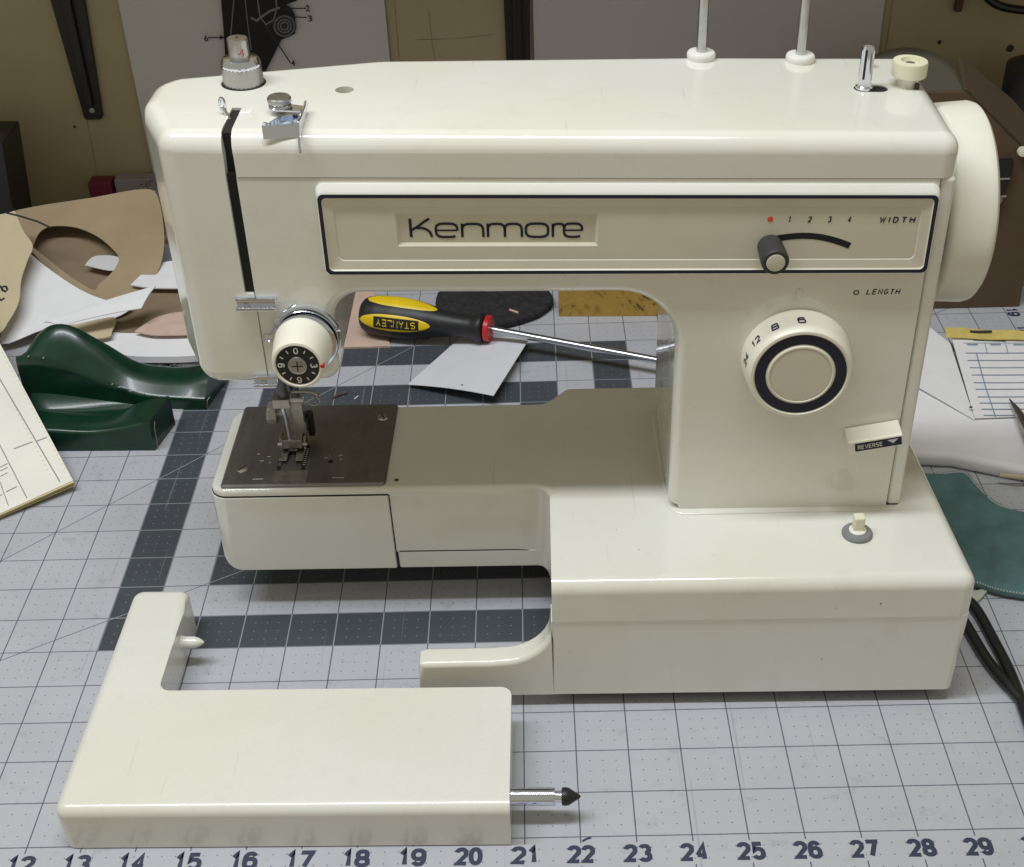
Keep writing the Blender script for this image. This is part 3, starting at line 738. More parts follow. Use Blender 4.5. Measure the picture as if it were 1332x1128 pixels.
finish('lever_cap', lathe([(0, .16), (.03, .16), (.04, .145), (.04, 0)], (25.477, YF-.675, hz(25.5, 9.04)), (.03, -1, -.04), 28), 'panel', kn, xf=HS)
# length dial
dz = 6.72; dx = 26.12
dl = finish('length_dial', lathe([(0, .97), (.03, .985), (.12, .985), (.52, .945), (.60, .925), (.645, .885), (.65, .84), (.62, .83), (.62, .60), (.65, .59), (.655, .565), (.63, .555), (.63, 0)], (dx, YF, dz), (0, -1, 0), 72), 'knob', sm, xf=HS)
b = bmesh.new(); n = 64
A = [b.verts.new((dx+.815*math.cos(2*math.pi*k/n), YF-.628, dz+.815*math.sin(2*math.pi*k/n))) for k in range(n)]
B = [b.verts.new((dx+.62*math.cos(2*math.pi*k/n), YF-.628, dz+.62*math.sin(2*math.pi*k/n))) for k in range(n)]
for i in range(n): b.faces.new((A[i], A[(i+1) % n], B[(i+1) % n], B[i]))
finish('dial_ring', b, 'navy', dl, xf=HS, smooth=0)
finish('dial_face', lathe([(0, .53), (.012, .53), (.016, .52), (.016, 0)], (dx, YF-.63, dz), (0, -1, 0), 56), 'panel', dl, xf=HS)
def dial_mark(s_, ang, wd, mat='navy', ht=.115):             # printed round the drum, read from above
    def f(a, c, h):
        t = ang - (a-wd/2)/.97; yy = YF-.46+c*1.6*.95; r = .985-(YF-yy-.12)*.1+.004+h
        return (dx+r*math.sin(-t), yy, dz+r*math.cos(-t))
    bmx = stroke_text(s_, wd, ht, f, .024, .4, .003, 0, .55)
    finish('dial_numeral', bmx, mat, dl, xf=HS, smooth=0)
dial_mark('6', .03, .15); dial_mark('8', .53, .15); dial_mark('12', .98, .22); dial_mark('24', 1.40, .24)
# LENGTH print and the index mark above the dial
finish('length_word', stroke_text('LENGTH', .58, .11, F3(27.25, hz(27.5, 7.985), YF-.002), .017, .8, .003, .2), 'ink', arm, xf=HS, smooth=0)
b = bmesh.new(); ribbon2([Vector((27.075+.043*math.cos(t/12*6.2832), hz(27.1, 8.035)+.04*math.sin(t/12*6.2832))) for t in range(12)], .02, b, lambda x, z, h: (x, YF-h, z), .004, True)
finish('length_ring', b, 'ink', arm, xf=HS, smooth=0)
b = prism(rr(26.02, 26.13, hz(26, 7.93), hz(26, 8.15), .05), YF-.02, YF+.01, 'y'); finish('dial_index', bevall(b, .015, 2), 'cream', arm, xf=HS)
# reverse lever
rz = 5.03
def RV(v):                                                   # tilted a little up to the right
    a = R(11); x, z = v.x-27.72, v.z-rz; return HS(Vector((27.72+x*math.cos(a)-z*math.sin(a), v.y, rz+x*math.sin(a)+z*math.cos(a))))
b = prism([(YF-.02, rz-.11), (YF-.02, rz+.20), (YF-.34, rz+.13), (YF-.40, rz+.10), (YF-.40, rz-.13), (YF-.34, rz-.15)], 27.21, 28.22, 'x')
rv = finish('reverse_lever', bevall(b, .022, 3), 'knob', sm, xf=RV)
b = prism(rr(27.33, 28.19, rz-.105, rz+.075, .02), YF-.406, YF-.395, 'y'); finish('lever_label', b, 'navy', rv, xf=RV)
finish('label_word', stroke_text('REVERSE', .46, .095, F3(27.38, rz-.065, YF-.407), .014, .55, .002), 'silver_print', rv, xf=RV, smooth=0)
finish('label_arrow', prism([(27.93, rz+.045), (28.13, rz+.045), (28.03, rz-.045)], YF-.409, YF-.405, 'y'), 'silver_print', rv, xf=RV, smooth=0)
# --- hand wheel
hw = finish('hand_wheel', lathe([(0, 1.50), (.0, 1.66), (.05, 1.76), (.12, 1.80), (.66, 1.83), (.76, 1.80), (.82, 1.72), (.84, 1.60), (.80, 1.45), (.72, .95), (.84, .90), (.90, .82), (.90, 0)], (28.62, 7.25, 8.78), (1, 0, 0), 96), 'wheel', sm)
finish('wheel_boss', lathe([(-.14, .8), (.1, .8)], (28.60, 7.25, 8.78), (1, 0, 0), 40), 'dark_grey', hw)
# --- things on top
TZ = LT
def up(x, y, z=TZ): return (x, y, z)
for x, y in ((24.58, 8.96), (26.40, 8.84)):
    sp = finish('spool_pin', lathe([(0, .098), (3.2, .092), (3.25, .06), (3.26, 0)], up(x, y), (0, 0, 1), 24), 'steel', sm, xf=HS)
    finish('pin_washer', lathe([(-.02, .25), (.05, .27), (.10, .265), (.13, .24), (.13, .1)], up(x, y), (0, 0, 1), 32), 'white_pl', sp, xf=HS)
b = lathe([(0, .155), (.10, .155), (.13, .125), (.2, .115), (.74, .112), (.82, .10), (.84, .07), (.85, 0)], up(27.30, 7.45, TZ-.06), (0, 0, 1), 28)
bw = finish('winder_spindle', b, 'chrome', sm, xf=HS)
for a in (2.4, 4.2): 
    x, y = 27.30+.112*math.cos(a), 7.45+.112*math.sin(a)
    b = bmesh.new(); tube([(x, y, TZ+.2), (x, y, TZ+.72)], .022, 8, b); finish('spindle_groove', b, 'matte_black', bw, xf=HS)
ws = finish('winder_stop', lathe([(.18, .1), (.18, .29), (.20, .31), (.42, .31), (.45, .295), (.455, .17), (.38, .15), (.38, 0)], up(28.10, 7.62), (0, 0, 1), 40), 'yellowed', sm, xf=HS)
finish('stop_post', lathe([(-.02, .18), (.19, .17)], up(28.10, 7.62), (0, 0, 1), 28), 'white_pl', ws, xf=HS)
finish('stop_screw', lathe([(0, .09), (.02, .085), (.03, 0)], up(28.10, 7.62, TZ+.39), (0, 0, 1), 16), 'dull_steel', ws, xf=HS)
finish('stop_notch', box(28.19, 28.26, 7.40, 7.47, TZ+.0, TZ+.1), 'dark_grey', ws, xf=HS)
finish('winder_screw', lathe([(-.3, .09), (-.12, .09), (-.1, 0)], up(27.70, 8.55), (0, 0, 1), 16), 'dull_steel', sm, xf=HS)
# pressure regulator: knurled collar with plunger
kx, ky = 16.28, 7.62
b = bmesh.new(); n = 56; rows = 9; V = []
for j in range(rows+1):
    V.append([b.verts.new((kx+r*math.cos(2*math.pi*k/n), ky+r*math.sin(2*math.pi*k/n), TZ-.05+.36*j/rows)) for k in range(n) for r in [.342+(.018 if (k+j) % 2 else 0)]])
for A, B in zip(V, V[1:]):
    for k in range(n): b.faces.new((A[k], A[(k+1) % n], B[(k+1) % n], B[k]))
rg = finish('pressure_collar', b, 'knurl', sm, xf=HS, smooth=12, wn=False)
finish('collar_base', lathe([(-.24, .33), (-.05, .34)], up(kx, ky), (0, 0, 1), 32), 'dull_steel', rg, xf=HS)
finish('collar_rim', lathe([(.30, .345), (.35, .355), (.40, .345), (.45, .30), (.46, .2), (.455, 0)], up(kx, ky), (0, 0, 1), 40), 'chrome', rg, xf=HS)
pg = finish('plunger', lathe([(.45, .185), (.78, .185), (.80, .172), (.802, 0)], up(kx, ky), (0, 0, 1), 32), 'steel', rg, xf=HS)
finish('plunger_dimple', lathe([(.803, .03), (.805, .02), (.806, 0)], up(kx, ky), (0, 0, 1), 12), 'matte_black', rg, xf=HS)
def f_pl(a, c, h):
    t = -math.pi/2+.45+(a-.05)/.185; r = .187+h; return (kx+r*math.cos(t), ky+r*math.sin(t), TZ+.52+c)
finish('plunger_letter', text_bm('4', .10, .13, f_pl, .0, .002), 'red', rg, xf=HS, smooth=0)
# upper thread guide: button on a plate with a folded clip hanging over the front edge
def TG(v): return HS(Vector((v.x+.19, v.y-.06, v.z)))
tg = finish('thread_guide', bevall(prism(rpoly([(16.80, 6.08, .16), (17.36, 6.02, .02), (17.40, 6.26, .02), (17.20, 6.32, .03), (17.0, 6.48, .2), (16.78, 6.40, .15)], 5), TZ+.10, TZ+.135), .01, 1), 'chrome', sm, xf=TG)
finish('guide_button', lathe([(0, .08), (.17, .08), (.17, .19), (.20, .205), (.25, .205), (.275, .185), (.28, 0)], up(16.97, 6.30), (0, 0, 1), 32), 'dull_steel', tg, xf=TG)
finish('guide_button_foot', lathe([(.10, .19), (.135, .2), (.16, .19)], up(16.97, 6.30), (0, 0, 1), 28), 'chrome', tg, xf=TG)
b = prism([(6.35, TZ+.13), (6.25, TZ+.23), (6.10, TZ+.20), (5.55, TZ+.20), (5.36, TZ+.22), (5.22, TZ+.0), (5.20, TZ-.26), (5.25, TZ-.26), (5.30, TZ-.08), (5.62, TZ+.03), (6.20, TZ+.05)], 17.40, 17.44, 'x')
finish('guide_fin', bevall(b, .01, 1), 'chrome', tg, xf=TG)
def leaf(pts, zt_, zb_):
    b = bmesh.new(); q_ = smooth_path([(p[0], p[1], 0) for p in pts], 5); n_ = len(q_)
    A = [b.verts.new((q.x, q.y, zt_(i/(n_-1)))) for i, q in enumerate(q_)]; B = [b.verts.new((q.x, q.y-.02, zb_(i/(n_-1)))) for i, q in enumerate(q_)]
    for i in range(n_-1): b.faces.new((A[i], A[i+1], B[i+1], B[i]))
    b.normal_update(); bmesh.ops.solidify(b, geom=b.faces[:], thickness=.025); finish('guide_clip', b, 'chrome', tg, xf=TG)
leaf([(17.41, 5.44), (17.15, 5.40), (16.95, 5.36), (16.82, 5.34)], lambda u: TZ+.16-.05*u+.09*max(0, u-.6), lambda u: TZ-.07)
leaf([(17.41, 5.60), (17.22, 5.66), (17.05, 5.58), (16.93, 5.42), (16.80, 5.52)], lambda u: TZ+.24-.10*u, lambda u: TZ+.02)
# take-up lever: arm through the slot with an eyelet
b = bmesh.new(); tube(smooth_path([(16.36, 6.0, 10.3), (16.33, 6.05, 10.75), (16.20, 6.15, 11.02)], 4), .035, 8, b)
tl = finish('take_up_lever', b, 'chrome', sm, xf=HS)
b = bmesh.new(); n = 20
tube([(16.20+.04*math.cos(2*math.pi*k/n), 6.16, 11.06+.11*math.sin(2*math.pi*k/n)) for k in range(n)], .028, 8, b, True)
finish('lever_eyelet', b, 'chrome', tl, xf=HS)
# chrome thread guides on the face
def rail(x0, x1, z0, z1, name='face_thread_guide'):
    b = box(x0, x1, YF-.08, YF+.02, z0, z1, .015, 2); o = finish(name, b, 'chrome', sm, xf=HS)
    finish('guide_lip', box(x0-.01, x1, YF-.17, YF-.075, z0-.01, z0+.055, .015, 2), 'chrome', o, xf=HS)
    finish('guide_lip', box(x0-.01, x1, YF-.11, YF-.075, z1-.045, z1+.012, .012, 2), 'chrome', o, xf=HS)
    finish('guide_screw', lathe([(0, .06), (.02, .055), (.03, 0)], (x0+.18, YF-.08, (z0+z1)/2+.01), (0, -1, 0), 16), 'steel', o, xf=HS)
rail(16.12, 16.83, hz(16.5, 8.06), hz(16.5, 8.26)); rail(16.20, 16.62, hz(16.4, 6.44), hz(16.4, 6.62))
# --- tension assembly
tx, tz_ = 17.26, hz(17.26, 7.42)
td = finish('tension_plate', lathe([(-.02, .60), (.05, .60), (.07, .57), (.07, .50), (.12, .50), (.12, .575), (.15, .585), (.17, .575), (.17, .50), (.22, .50), (.22, .55), (.25, .56), (.27, .54), (.30, .40)], (tx+.04, YF, tz_), (-.02, -1, 0), 48), 'chrome', sm, xf=HS)
ax = Vector((-.01, -1, 0)).normalized()
kn = finish('tension_knob', lathe([(.27, .50), (.29, .52), (.34, .525), (.86, .475), (.96, .46), (1.0, .44), (1.01, .40), (.985, .385), (.985, 0)], (tx, YF, tz_), ax, 56), 'knob', sm, xf=HS)
finish('knob_face', lathe([(.986, .38), (.994, .375), (.995, 0)], (tx, YF, tz_), ax, 48), 'black', kn, xf=HS)
ft = Vector((tx, YF, tz_)) + ax*.997
b = lathe([(0, .17), (.02, .165), (.035, .14), (.03, .05), (.03, 0)], ft, ax, 32); fs = finish('knob_screw', b, 'dull_steel', kn, xf=HS)
b = bmesh.new()
for a in (0, math.pi/2):
    ribbon2([Vector((-.10*math.cos(a), -.10*math.sin(a))), Vector((.10*math.cos(a), .10*math.sin(a)))], .022, b, lambda x, z, h: (ft.x+x, ft.y-.031-h, ft.z+z), .003+.001*(a > 0))
finish('screw_cross', b, 'black', kn, xf=HS, smooth=0)
for i in range(12):
    a = math.pi/2 - i*math.pi/6
    if i % 3 == 0:
        s_ = '0369'[i//3]
        f = lambda u, v, h, a=a: (ft.x+math.cos(a)*(.225+v)+math.sin(a)*(u-.04), ft.y-.001-h, ft.z+math.sin(a)*(.225+v)-math.cos(a)*(u-.04))
        finish('knob_numeral', stroke_text(s_, .085, .125, f, .02, .4, .003), 'silver_print', kn, xf=HS, smooth=0)
    else:
        b = bmesh.new(); ribbon2([Vector((.27*math.cos(a), .27*math.sin(a))), Vector((.335*math.cos(a), .335*math.sin(a)))], .02, b, lambda x, z, h: (ft.x+x, ft.y-h, ft.z+z), .003)
        finish('knob_tick', b, 'silver_print', kn, xf=HS, smooth=0)
finish('index_mark', prism([(ft.x+.40, ft.z+.02), (ft.x+.47, ft.z+.025), (ft.x+.47, ft.z-.035), (ft.x+.40, ft.z-.03)], ft.y-.03, ft.y+.06, 'y'), 'red', kn, xf=HS)
b = bmesh.new(); pth = [(tx-.50, YF-.12, tz_+.3), (tx-.60, YF-.12, tz_+.12), (tx-.72, YF-.1, tz_+.10), (tx-.74, YF-.1, tz_+.0), (tx-.64, YF-.1, tz_-.05), (tx-.55, YF-.12, tz_+.05)]
tube(smooth_path(pth, 5), .014, 6, b); finish('check_spring', b, 'chrome', td, xf=HS)
b = bmesh.new(); tube(smooth_path([(tx-.1, YF-.06, tz_+.66), (tx-.3, YF-.14, tz_+.58), (tx-.45, YF-.16, tz_+.42), (tx-.52, YF-.14, tz_+.25)], 5), .018, 6, b); finish('thread_wire', b, 'chrome', td, xf=HS)
finish('thread_tab', bevall(prism([(tx+.50, tz_-.12), (tx+.72, tz_+.02), (tx+.66, tz_+.16), (tx+.48, tz_+.14)], YF-.10, YF-.05, 'y'), .015, 1), 'dull_steel', td, xf=HS)
# --- needle and presser foot
nx, ny = 16.20, 7.32
nb = finish('needle_bar', lathe([(0, .115), (2.0, .115)], (nx-.02, ny, 4.72), (0, 0, 1), 20), 'dark_steel', sm)
finish('needle_clamp', box(nx-.22, nx+.13, ny-.17, ny+.14, 4.52, 4.74, .02, 2), 'dull_steel', nb)
finish('clamp_screw', lathe([(0, .07), (.28, .07), (.29, 0)], (nx+.12, ny-.02, 4.64), (1, 0, 0), 16), 'steel', nb)
b = bmesh.new(); tube([(nx-.05, ny-.02, 4.52), (nx-.03, ny-.02, 4.2), (nx, ny-.01, 3.42), (nx, ny, 3.25)], [.05, .035, .026, .006], 10, b); finish('needle', b, 'chrome', nb)
pb = finish('presser_bar', lathe([(0, .13), (2.4, .13)], (nx+.12, ny+.42, 4.25), (0, 0, 1), 20), 'dark_steel', sm)
finish('foot_shank', bevall(prism([(nx-.10, 4.42), (nx+.30, 4.42), (nx+.30, 3.9), (nx+.33, 3.86), (nx+.33, 3.62), (nx+.0, 3.62), (nx-.02, 4.0)], ny+.2, ny+.48, 'y'), .025, 2), 'dull_steel', pb)
ths = finish('thumb_screw', lathe([(0, .075), (.18, .075), (.18, .21), (.2, .22), (.36, .22), (.38, .2), (.38, 0)], (nx-.08, ny+.3, 4.10), (-1, 0, 0), 24), 'dull_steel', pb)
b = bmesh.new()
for k in range(24):
    a = 2*math.pi*k/24; tube([(nx-.30, ny+.3+.222*math.cos(a), 4.10+.222*math.sin(a)), (nx-.43, ny+.3+.222*math.cos(a), 4.10+.222*math.sin(a))], .012, 5, b)
finish('screw_knurl', b, 'steel', ths)
finish('foot_block', box(nx-.20, nx+.24, ny-.05, ny+.40, 3.42, 3.64, .03, 2), 'dull_steel', pb)
finish('foot_pin', lathe([(0, .05), (.62, .05)], (nx-.29, ny+.05, 3.47), (1, 0, 0), 12), 'steel', pb)
for s_ in (-1, 1):
    finish('foot_toe', bevall(prism([(ny-.36, 3.34), (ny-.30, 3.285), (ny+.42, 3.285), (ny+.42, 3.35), (ny-.2, 3.37)], nx+.02+s_*.17-.085, nx+.02+s_*.17+.085, 'x'), .012, 1), 'dull_steel', pb)
    finish('foot_ear', bevall(prism([(ny+.02, 3.33), (ny+.32, 3.33), (ny+.30, 3.62), (ny+.06, 3.60)], nx+.02+s_*.25-.025, nx+.02+s_*.25+.025, 'x'), .012, 1), 'dull_steel', pb)
finish('foot_bridge', box(nx-.24, nx+.28, ny+.0, ny+.42, 3.30, 3.36, .012, 1), 'dull_steel', pb)
finish('foot_lever', box(nx+.30, nx+.44, ny+.42, ny+.56, 3.4, 4.0, .03, 2), 'black', pb)
b = bmesh.new(); tube(smooth_path([(nx+.15, ny+.1, 4.75), (nx+.5, ny+.06, 4.78), (nx+.72, ny, 4.74)], 4), .04, 8, b); tube([(nx+.62+.12*math.cos(t/14*6.2832), ny-.05+.05*math.sin(t/14*6.2832), 4.62+.07*math.sin(t/14*6.2832)) for t in range(14)], .02, 6, b, True)
finish('thread_hook', b, 'dull_steel', nb)
finish('bar_bushing', lathe([(0, .2), (.25, .2)], (nx, ny, 6.2), (0, 0, 1), 20), 'dull_steel', sm)

# ------------------------------------------------------------------ detached extension tray
tr = thing('extension_tray', 'detached L shaped cream extension tray lying in front of the machine', 'tray', (16.7, 1.5, 0), R(-.8))
out = rpoly([(12.70, -.10, .24), (20.78, -.10, 0), (20.78, 2.78, .22), (13.95, 2.78, .22), (13.95, 5.74, .22), (12.74, 5.74, .24)], 6)
b = prism(out, 0.03, 1.04)
bev(b, lambda a, b_, e: isz(1.04)(a, b_) and sharp(e, 30) and (max(a.y, b_.y) < .3 or max(a.x, b_.x) < 13.1 or min(a.y, b_.y) > 5.45), .2, 7)
bev(b, lambda a, b_, e: isz(1.04)(a, b_) and sharp(e, 50), .02, 2)
trb = finish('tray_body', b, 'tray', tr, smooth=40)
finish('locating_pin', lathe([(0, .16), (.06, .13), (.10, .125), (.28, .12), (.38, .085), (.46, .03), (.48, 0)], (13.94, 4.52, .62), (1, 0, 0), 28), 'tray', tr)
rd = finish('locking_rod', lathe([(-.3, .16), (.80, .16), (.82, .145), (.82, .105), (.98, .105)], (20.76, .50, .60), (1, -.01, 0), 32), 'chrome', tr)
finish('rod_tip', lathe([(.93, .10), (.94, .155), (.99, .165), (1.06, .155), (1.26, .03), (1.28, 0)], (20.76, .50, .60), (1, -.01, 0), 32), 'rubber', rd)

# ------------------------------------------------------------------ things seen through the arch
def line_frame(p, q):
    p, q = Vector(p), Vector(q); d = (q-p).normalized(); return p, d
h0 = at(470, 408, .62); h1 = at(632, 427, .62); h1 = Vector((h1.x, h1.y, .62))
ax_ = (h1-h0).normalized(); L_ = (h1-h0).length
sd = thing('screwdriver', 'screwdriver with black and yellow grip lying behind the machine arm', 'screwdriver', (h0.x, h0.y, 0))
prof = [(0, .20), (.03, .33), (.10, .45), (.25, .53), (.5, .58), (1.0, .60), (1.5, .57), (1.9, .49), (2.25, .40), (2.6, .345), (2.9, .33), (3.15, .35), (3.30, .41), (3.42, .43), (3.48, .36), (3.49, .28)]
k_ = (L_-.02)/3.49; prof = [(a*k_, r) for a, r in prof]
def hrad(t):
    for (a, r), (c, q) in zip(prof, prof[1:]):
        if a <= t <= c: return r+(q-r)*(t-a)/max(1e-6, c-a)
    return prof[-1][1]
dense = []
for i in range(61):
    t = L_*i/60*.994; dense.append((t, hrad(t)))
hd = finish('handle', lathe(dense, h0, ax_, 48), 'rubber', sd, smooth=60)
sidev = ax_.cross(Vector((0, 0, 1))).normalized()             # towards the camera
def grip_pt(t, a, lift):                                      # a = angle from straight up, towards the camera
    r = hrad(t)+lift; return h0+ax_*t+(Vector((0, 0, 1))*math.cos(a)+sidev*math.sin(a))*r
def inlay(a0, t0, t1, half, name='grip_inlay'):
    b = bmesh.new(); N, K = 30, 8; rows = []
    for i in range(N+1):
        u = i/N; t = t0+(t1-t0)*u; wv = half*max(0, 1-abs(2*u-1)**2.4)**.5
        rows.append([b.verts.new(grip_pt(t, a0+wv*(2*j/K-1), .018 if 0 < j < K else -.01)) for j in range(K+1)])
    for A, B in zip(rows, rows[1:]):
        for j in range(K): b.faces.new((A[j], A[j+1], B[j+1], B[j]))
    bmesh.ops.remove_doubles(b, verts=b.verts, dist=1e-4)
    return finish(name, b, 'yellow', hd, smooth=50)
if sidev.y > 0: sidev = -sidev
inlay(R(2), .25*k_, 2.2*k_, .50); inlay(R(76), .12*k_, 2.1*k_, .46); inlay(R(-90), .2*k_, 2.05*k_, .46)
b = bmesh.new(); N = 14
V = [[b.verts.new(grip_pt(.56*k_+(1.80-.56)*k_*i/N, R(76)-.27+.54*j/8, .024)) for j in range(9)] for i in range(N+1)]
for A, B in zip(V, V[1:]):
    for j in range(8): b.faces.new((A[j], A[j+1], B[j+1], B[j]))
finish('brand_plate', b, 'rubber', hd, smooth=60)
def fs_(a, c, h): return grip_pt(1.72*k_-a, R(76)-.17+c/.155*.34, .026+h)
finish('brand_lettering', stroke_text('STANLEY', 1.08*k_, .155, fs_, .022, .45, .003), 'yellow', hd, smooth=0)
cl = finish('collar', lathe([(0, .33), (.02, .37), (.14, .37), (.17, .34), (.17, .1)], h1-ax_*.02, ax_, 36), 'red', sd)
tip = at(856, 469, .50); dsh = (Vector((tip.x, tip.y, .50))-h1).normalized()
finish('shaft', lathe([(0, .105), (6.6, .105), (6.62, .09), (6.62, 0)], h1, dsh, 24), 'shaft', sd)
# curled grey card
def curled(name, quad, label, cat, mat, curl, th=.015, n=12):
    b = bmesh.new(); P = [Vector(p) for p in quad]; V = []
    for j in range(n+1):
        row = []
        for i in range(n+1):
            u, v = i/n, j/n
            q = (P[0]*(1-u)+P[1]*u)*(1-v)+(P[3]*(1-u)+P[2]*u)*v
            q = q.copy(); q.z += curl(u, v); row.append(b.verts.new(q))
        V.append(row)
    for j in range(n):
        for i in range(n): b.faces.new((V[j][i], V[j][i+1], V[j+1][i+1], V[j+1][i]))
    b.normal_update(); bmesh.ops.solidify(b, geom=b.faces[:], thickness=th)
    return tag(finish(name, b, mat, wn=False), label, cat)
q = [at(530, 500, .12), at(642, 515, .40), at(689, 440, .30), at(600, 438, .05)]
o = curled('paper_scrap', q, 'small grey paper scrap with a pin prick under the screwdriver', 'paper', 'paper', lambda u, v: .06*math.sin(u*3.0)*(1-v*.5))
pq = at(601, 501, .34); finish('pin_prick', lathe([(0, .03), (.012, .025), (.013, 0)], (pq.x, pq.y, pq.z), (0, 0, 1), 10), 'ink', o)
lz = .06
q = [at(440, 452, lz), at(508, 450, lz), at(500, 425, lz), at(492, 392, lz), at(482, 370, lz), at(455, 372, lz), at(447, 410, lz)]
tag(finish('leather_scrap', bevall(sheet(q, .055), .012, 1), 'leather'), 'flat pale pink leather scrap under the screwdriver handle', 'leather scrap')
# felt pad
pts = []
c_ = at(640, 395, .2)
for k in range(30):
    a = 2*math.pi*k/30; r = 1.55+.07*math.sin(3*a+1)+.04*random.random(); pts.append((c_.x+1.0*r*math.cos(a)*1.12, c_.y+r*math.sin(a)*.88+.15, 0))
b = prism([Vector((p[0], p[1])) for p in pts], .004, .26); bevall(b, .09, 3, 50)
fp = tag(finish('felt_pad', b, 'felt'), 'thick black felt pad behind the screwdriver shaft', 'felt pad')
m0 = at(663, 403, .29); m1 = at(674, 407, .29)
b = bmesh.new(); tube([(m0.x, m0.y, .29), (m1.x, m1.y, .29)], .035, 6, b); tag(finish('wood_chip', b, 'wood'), 'small splinter of pale wood on the black felt pad', 'wood chip')
# ochre ruler block
r0 = at(727, 412, 0); r1 = at(870, 412, 0)
b = prism(rpoly([(r0.x, r0.y, .02), (r1.x+1.2, r1.y-.02, .02), (r1.x+1.2, r1.y+.28, .02), (r0.x, r0.y+.28, .02)], 2), .004, 1.5)
rl = finish('wooden_rule', bevall(b, .02, 2), 'ochre'); tag(rl, 'worn ochre painted wooden rule on edge seen through the arch', 'ruler')
for k in range(5):
    x = r0.x+.35+k*.62+random.uniform(-.08, .08); b = bmesh.new()
    ribbon2([Vector((x, .1)), Vector((x+random.uniform(-.12, .12), .35)), Vector((x+random.uniform(-.1, .1), .62)), Vector((x+random.uniform(-.1, .1), 1.2))], .03, b, lambda u, v, h: (u, r0.y-.001-h, v), .003)
    finish('rule_crack', b, 'wall_dirt', rl, smooth=0)
b = bmesh.new(); p0 = at(432, 518, .03); p1 = at(452, 511, .03); tube([p0, (p0+p1)/2+Vector((0, .02, .02)), p1], .028, 6, b)
tag(finish('rusty_pin', b, 'rust'), 'short rusty brown pin on the dark mat band', 'pin')
b = bmesh.new(); p0 = at(461, 519, .02); p1 = at(466, 515, .02); tube([p0, p1], .016, 5, b)
tag(finish('thread_snip', b, 'white_paper'), 'tiny white thread snip on the dark mat band', 'thread')

# ------------------------------------------------------------------ left: green holder, papers and card patterns
def loft(secs, b):
    R_ = [[b.verts.new(p) for p in s_] for s_ in secs]; n = len(R_[0])
    for A, B in zip(R_, R_[1:]):
        for k in range(n): b.faces.new((A[k], A[(k+1) % n], B[(k+1) % n], B[k]))
    b.faces.new(R_[0][::-1]); b.faces.new(R_[-1])
def interp(tab, x):
    n = len(tab)
    if x <= tab[0][0]: return tab[0][1]
    if x >= tab[-1][0]: return tab[-1][1]
    sl = [(tab[min(i+1, n-1)][1]-tab[max(i-1, 0)][1])/(tab[min(i+1, n-1)][0]-tab[max(i-1, 0)][0]) for i in range(n)]
    for i in range(n-1):
        (a, r), (c, q) = tab[i], tab[i+1]
        if x <= c:
            h = c-a; u = (x-a)/h
            return (2*u**3-3*u*u+1)*r+(u**3-2*u*u+u)*h*sl[i]+(-2*u**3+3*u*u)*q+(u**3-u*u)*h*sl[i+1]
bt = [(7.7, .75), (7.95, 1.5), (8.5, 2.05), (9.1, 2.1), (9.9, 1.55), (10.6, .95), (11.2, .75), (11.9, .72), (12.6, .92)]   # crest of the far rib
it = [(7.0, 1.3), (8.2, 1.55), (9.2, 1.25), (10.1, .78), (10.7, .52), (11.2, .42), (12.5, .36)]                              # its inner rim
ftp = [(7, .62), (9.0, .66), (10.0, .60), (10.8, .68), (11.4, .82), (11.8, .92)]                                           # near rib
b = bmesh.new(); secs = []
for i in range(34):                                       # far rib, ends in the longer prong
    x = 7.72+(12.62-7.72)*i/33; zb, zi = interp(bt, x), interp(it, x); sk = (x-10)*-.10
    y1 = 14.25+sk*.9; y2 = 15.25+sk*.4; e = .55*max(0, (x-11.0)/1.6)
    prof2 = [(y1+.0, 0), (y1, zi*.8), (y1+.03, zi*.95), (y1+.10, zi), (y1+.30, zi+(zb-zi)*.45), (y1+.55, zi+(zb-zi)*.85), (y2-.15, zb*.98), (y2, zb*.9), (y2+.10, zb*.6), (y2+.12, 0)]
    secs.append([Vector((x+e*(y-y1)/1.2*.5, y, z+.004)) for y, z in prof2])
loft(secs, b)
secs = []
for i in range(30):                                       # near rib, shorter prong
    x = 8.0+(11.66-8.0)*i/29; zf = interp(ftp, x); sk = (x-11.5)*-.03
    y1 = 12.22+sk; y2 = 13.35+sk+.12*max(0, 10.8-x); hk = interp([(7, .55), (9, .35), (10.4, .40), (11.2, .82), (11.8, 1.0)], x)
    prof2 = [(y1, 0), (y1-.02, zf*.85), (y1+.04, zf*.98), (y1+.12, zf), (y1+.4, zf*.9+.1*hk), (y2-.35, (zf*.5+hk*.5)), (y2-.08, hk), (y2, hk*.95), (y2+.03, hk*.8), (y2+.03, 0)]
    secs.append([Vector((x+.30*max(0, (x-10.9)/.8)*(y-y1)/1.2, y, z+.004)) for y, z in prof2])
loft(secs, b)
secs = []
for i in range(22):                                       # the dished web between the ribs
    x = 7.9+(11.0-7.9)*i/21; zi = interp(it, x); hk = interp([(7, .5), (9, .33), (10.4, .36), (11.2, .30)], x)
    prof2 = [(12.9, 0), (12.9, hk*.6), (13.3, hk*.3), (13.6, .08), (13.9, .06), (14.15, .08), (14.3+(x-10)*-.09, zi*.3), (14.45, 0)]
    secs.append([Vector((x, y, z+.004)) for y, z in prof2])
loft(secs, b)
gh = tag(finish('cast_holder', b, 'green', smooth=50), 'glossy dark green curved cast holder with two blunt prongs', 'holder')
b = bmesh.new(); tube([(11.74, 12.22, .05), (11.76, 12.24, .72), (11.78, 12.30, .84)], .011, 6, b); finish('worn_edge', b, 'worn', gh)
b = bmesh.new(); tube([(12.66, 14.02, .05), (12.70, 14.02, .30), (12.76, 14.10, .36)], .012, 6, b); finish('worn_edge', b, 'worn', gh)
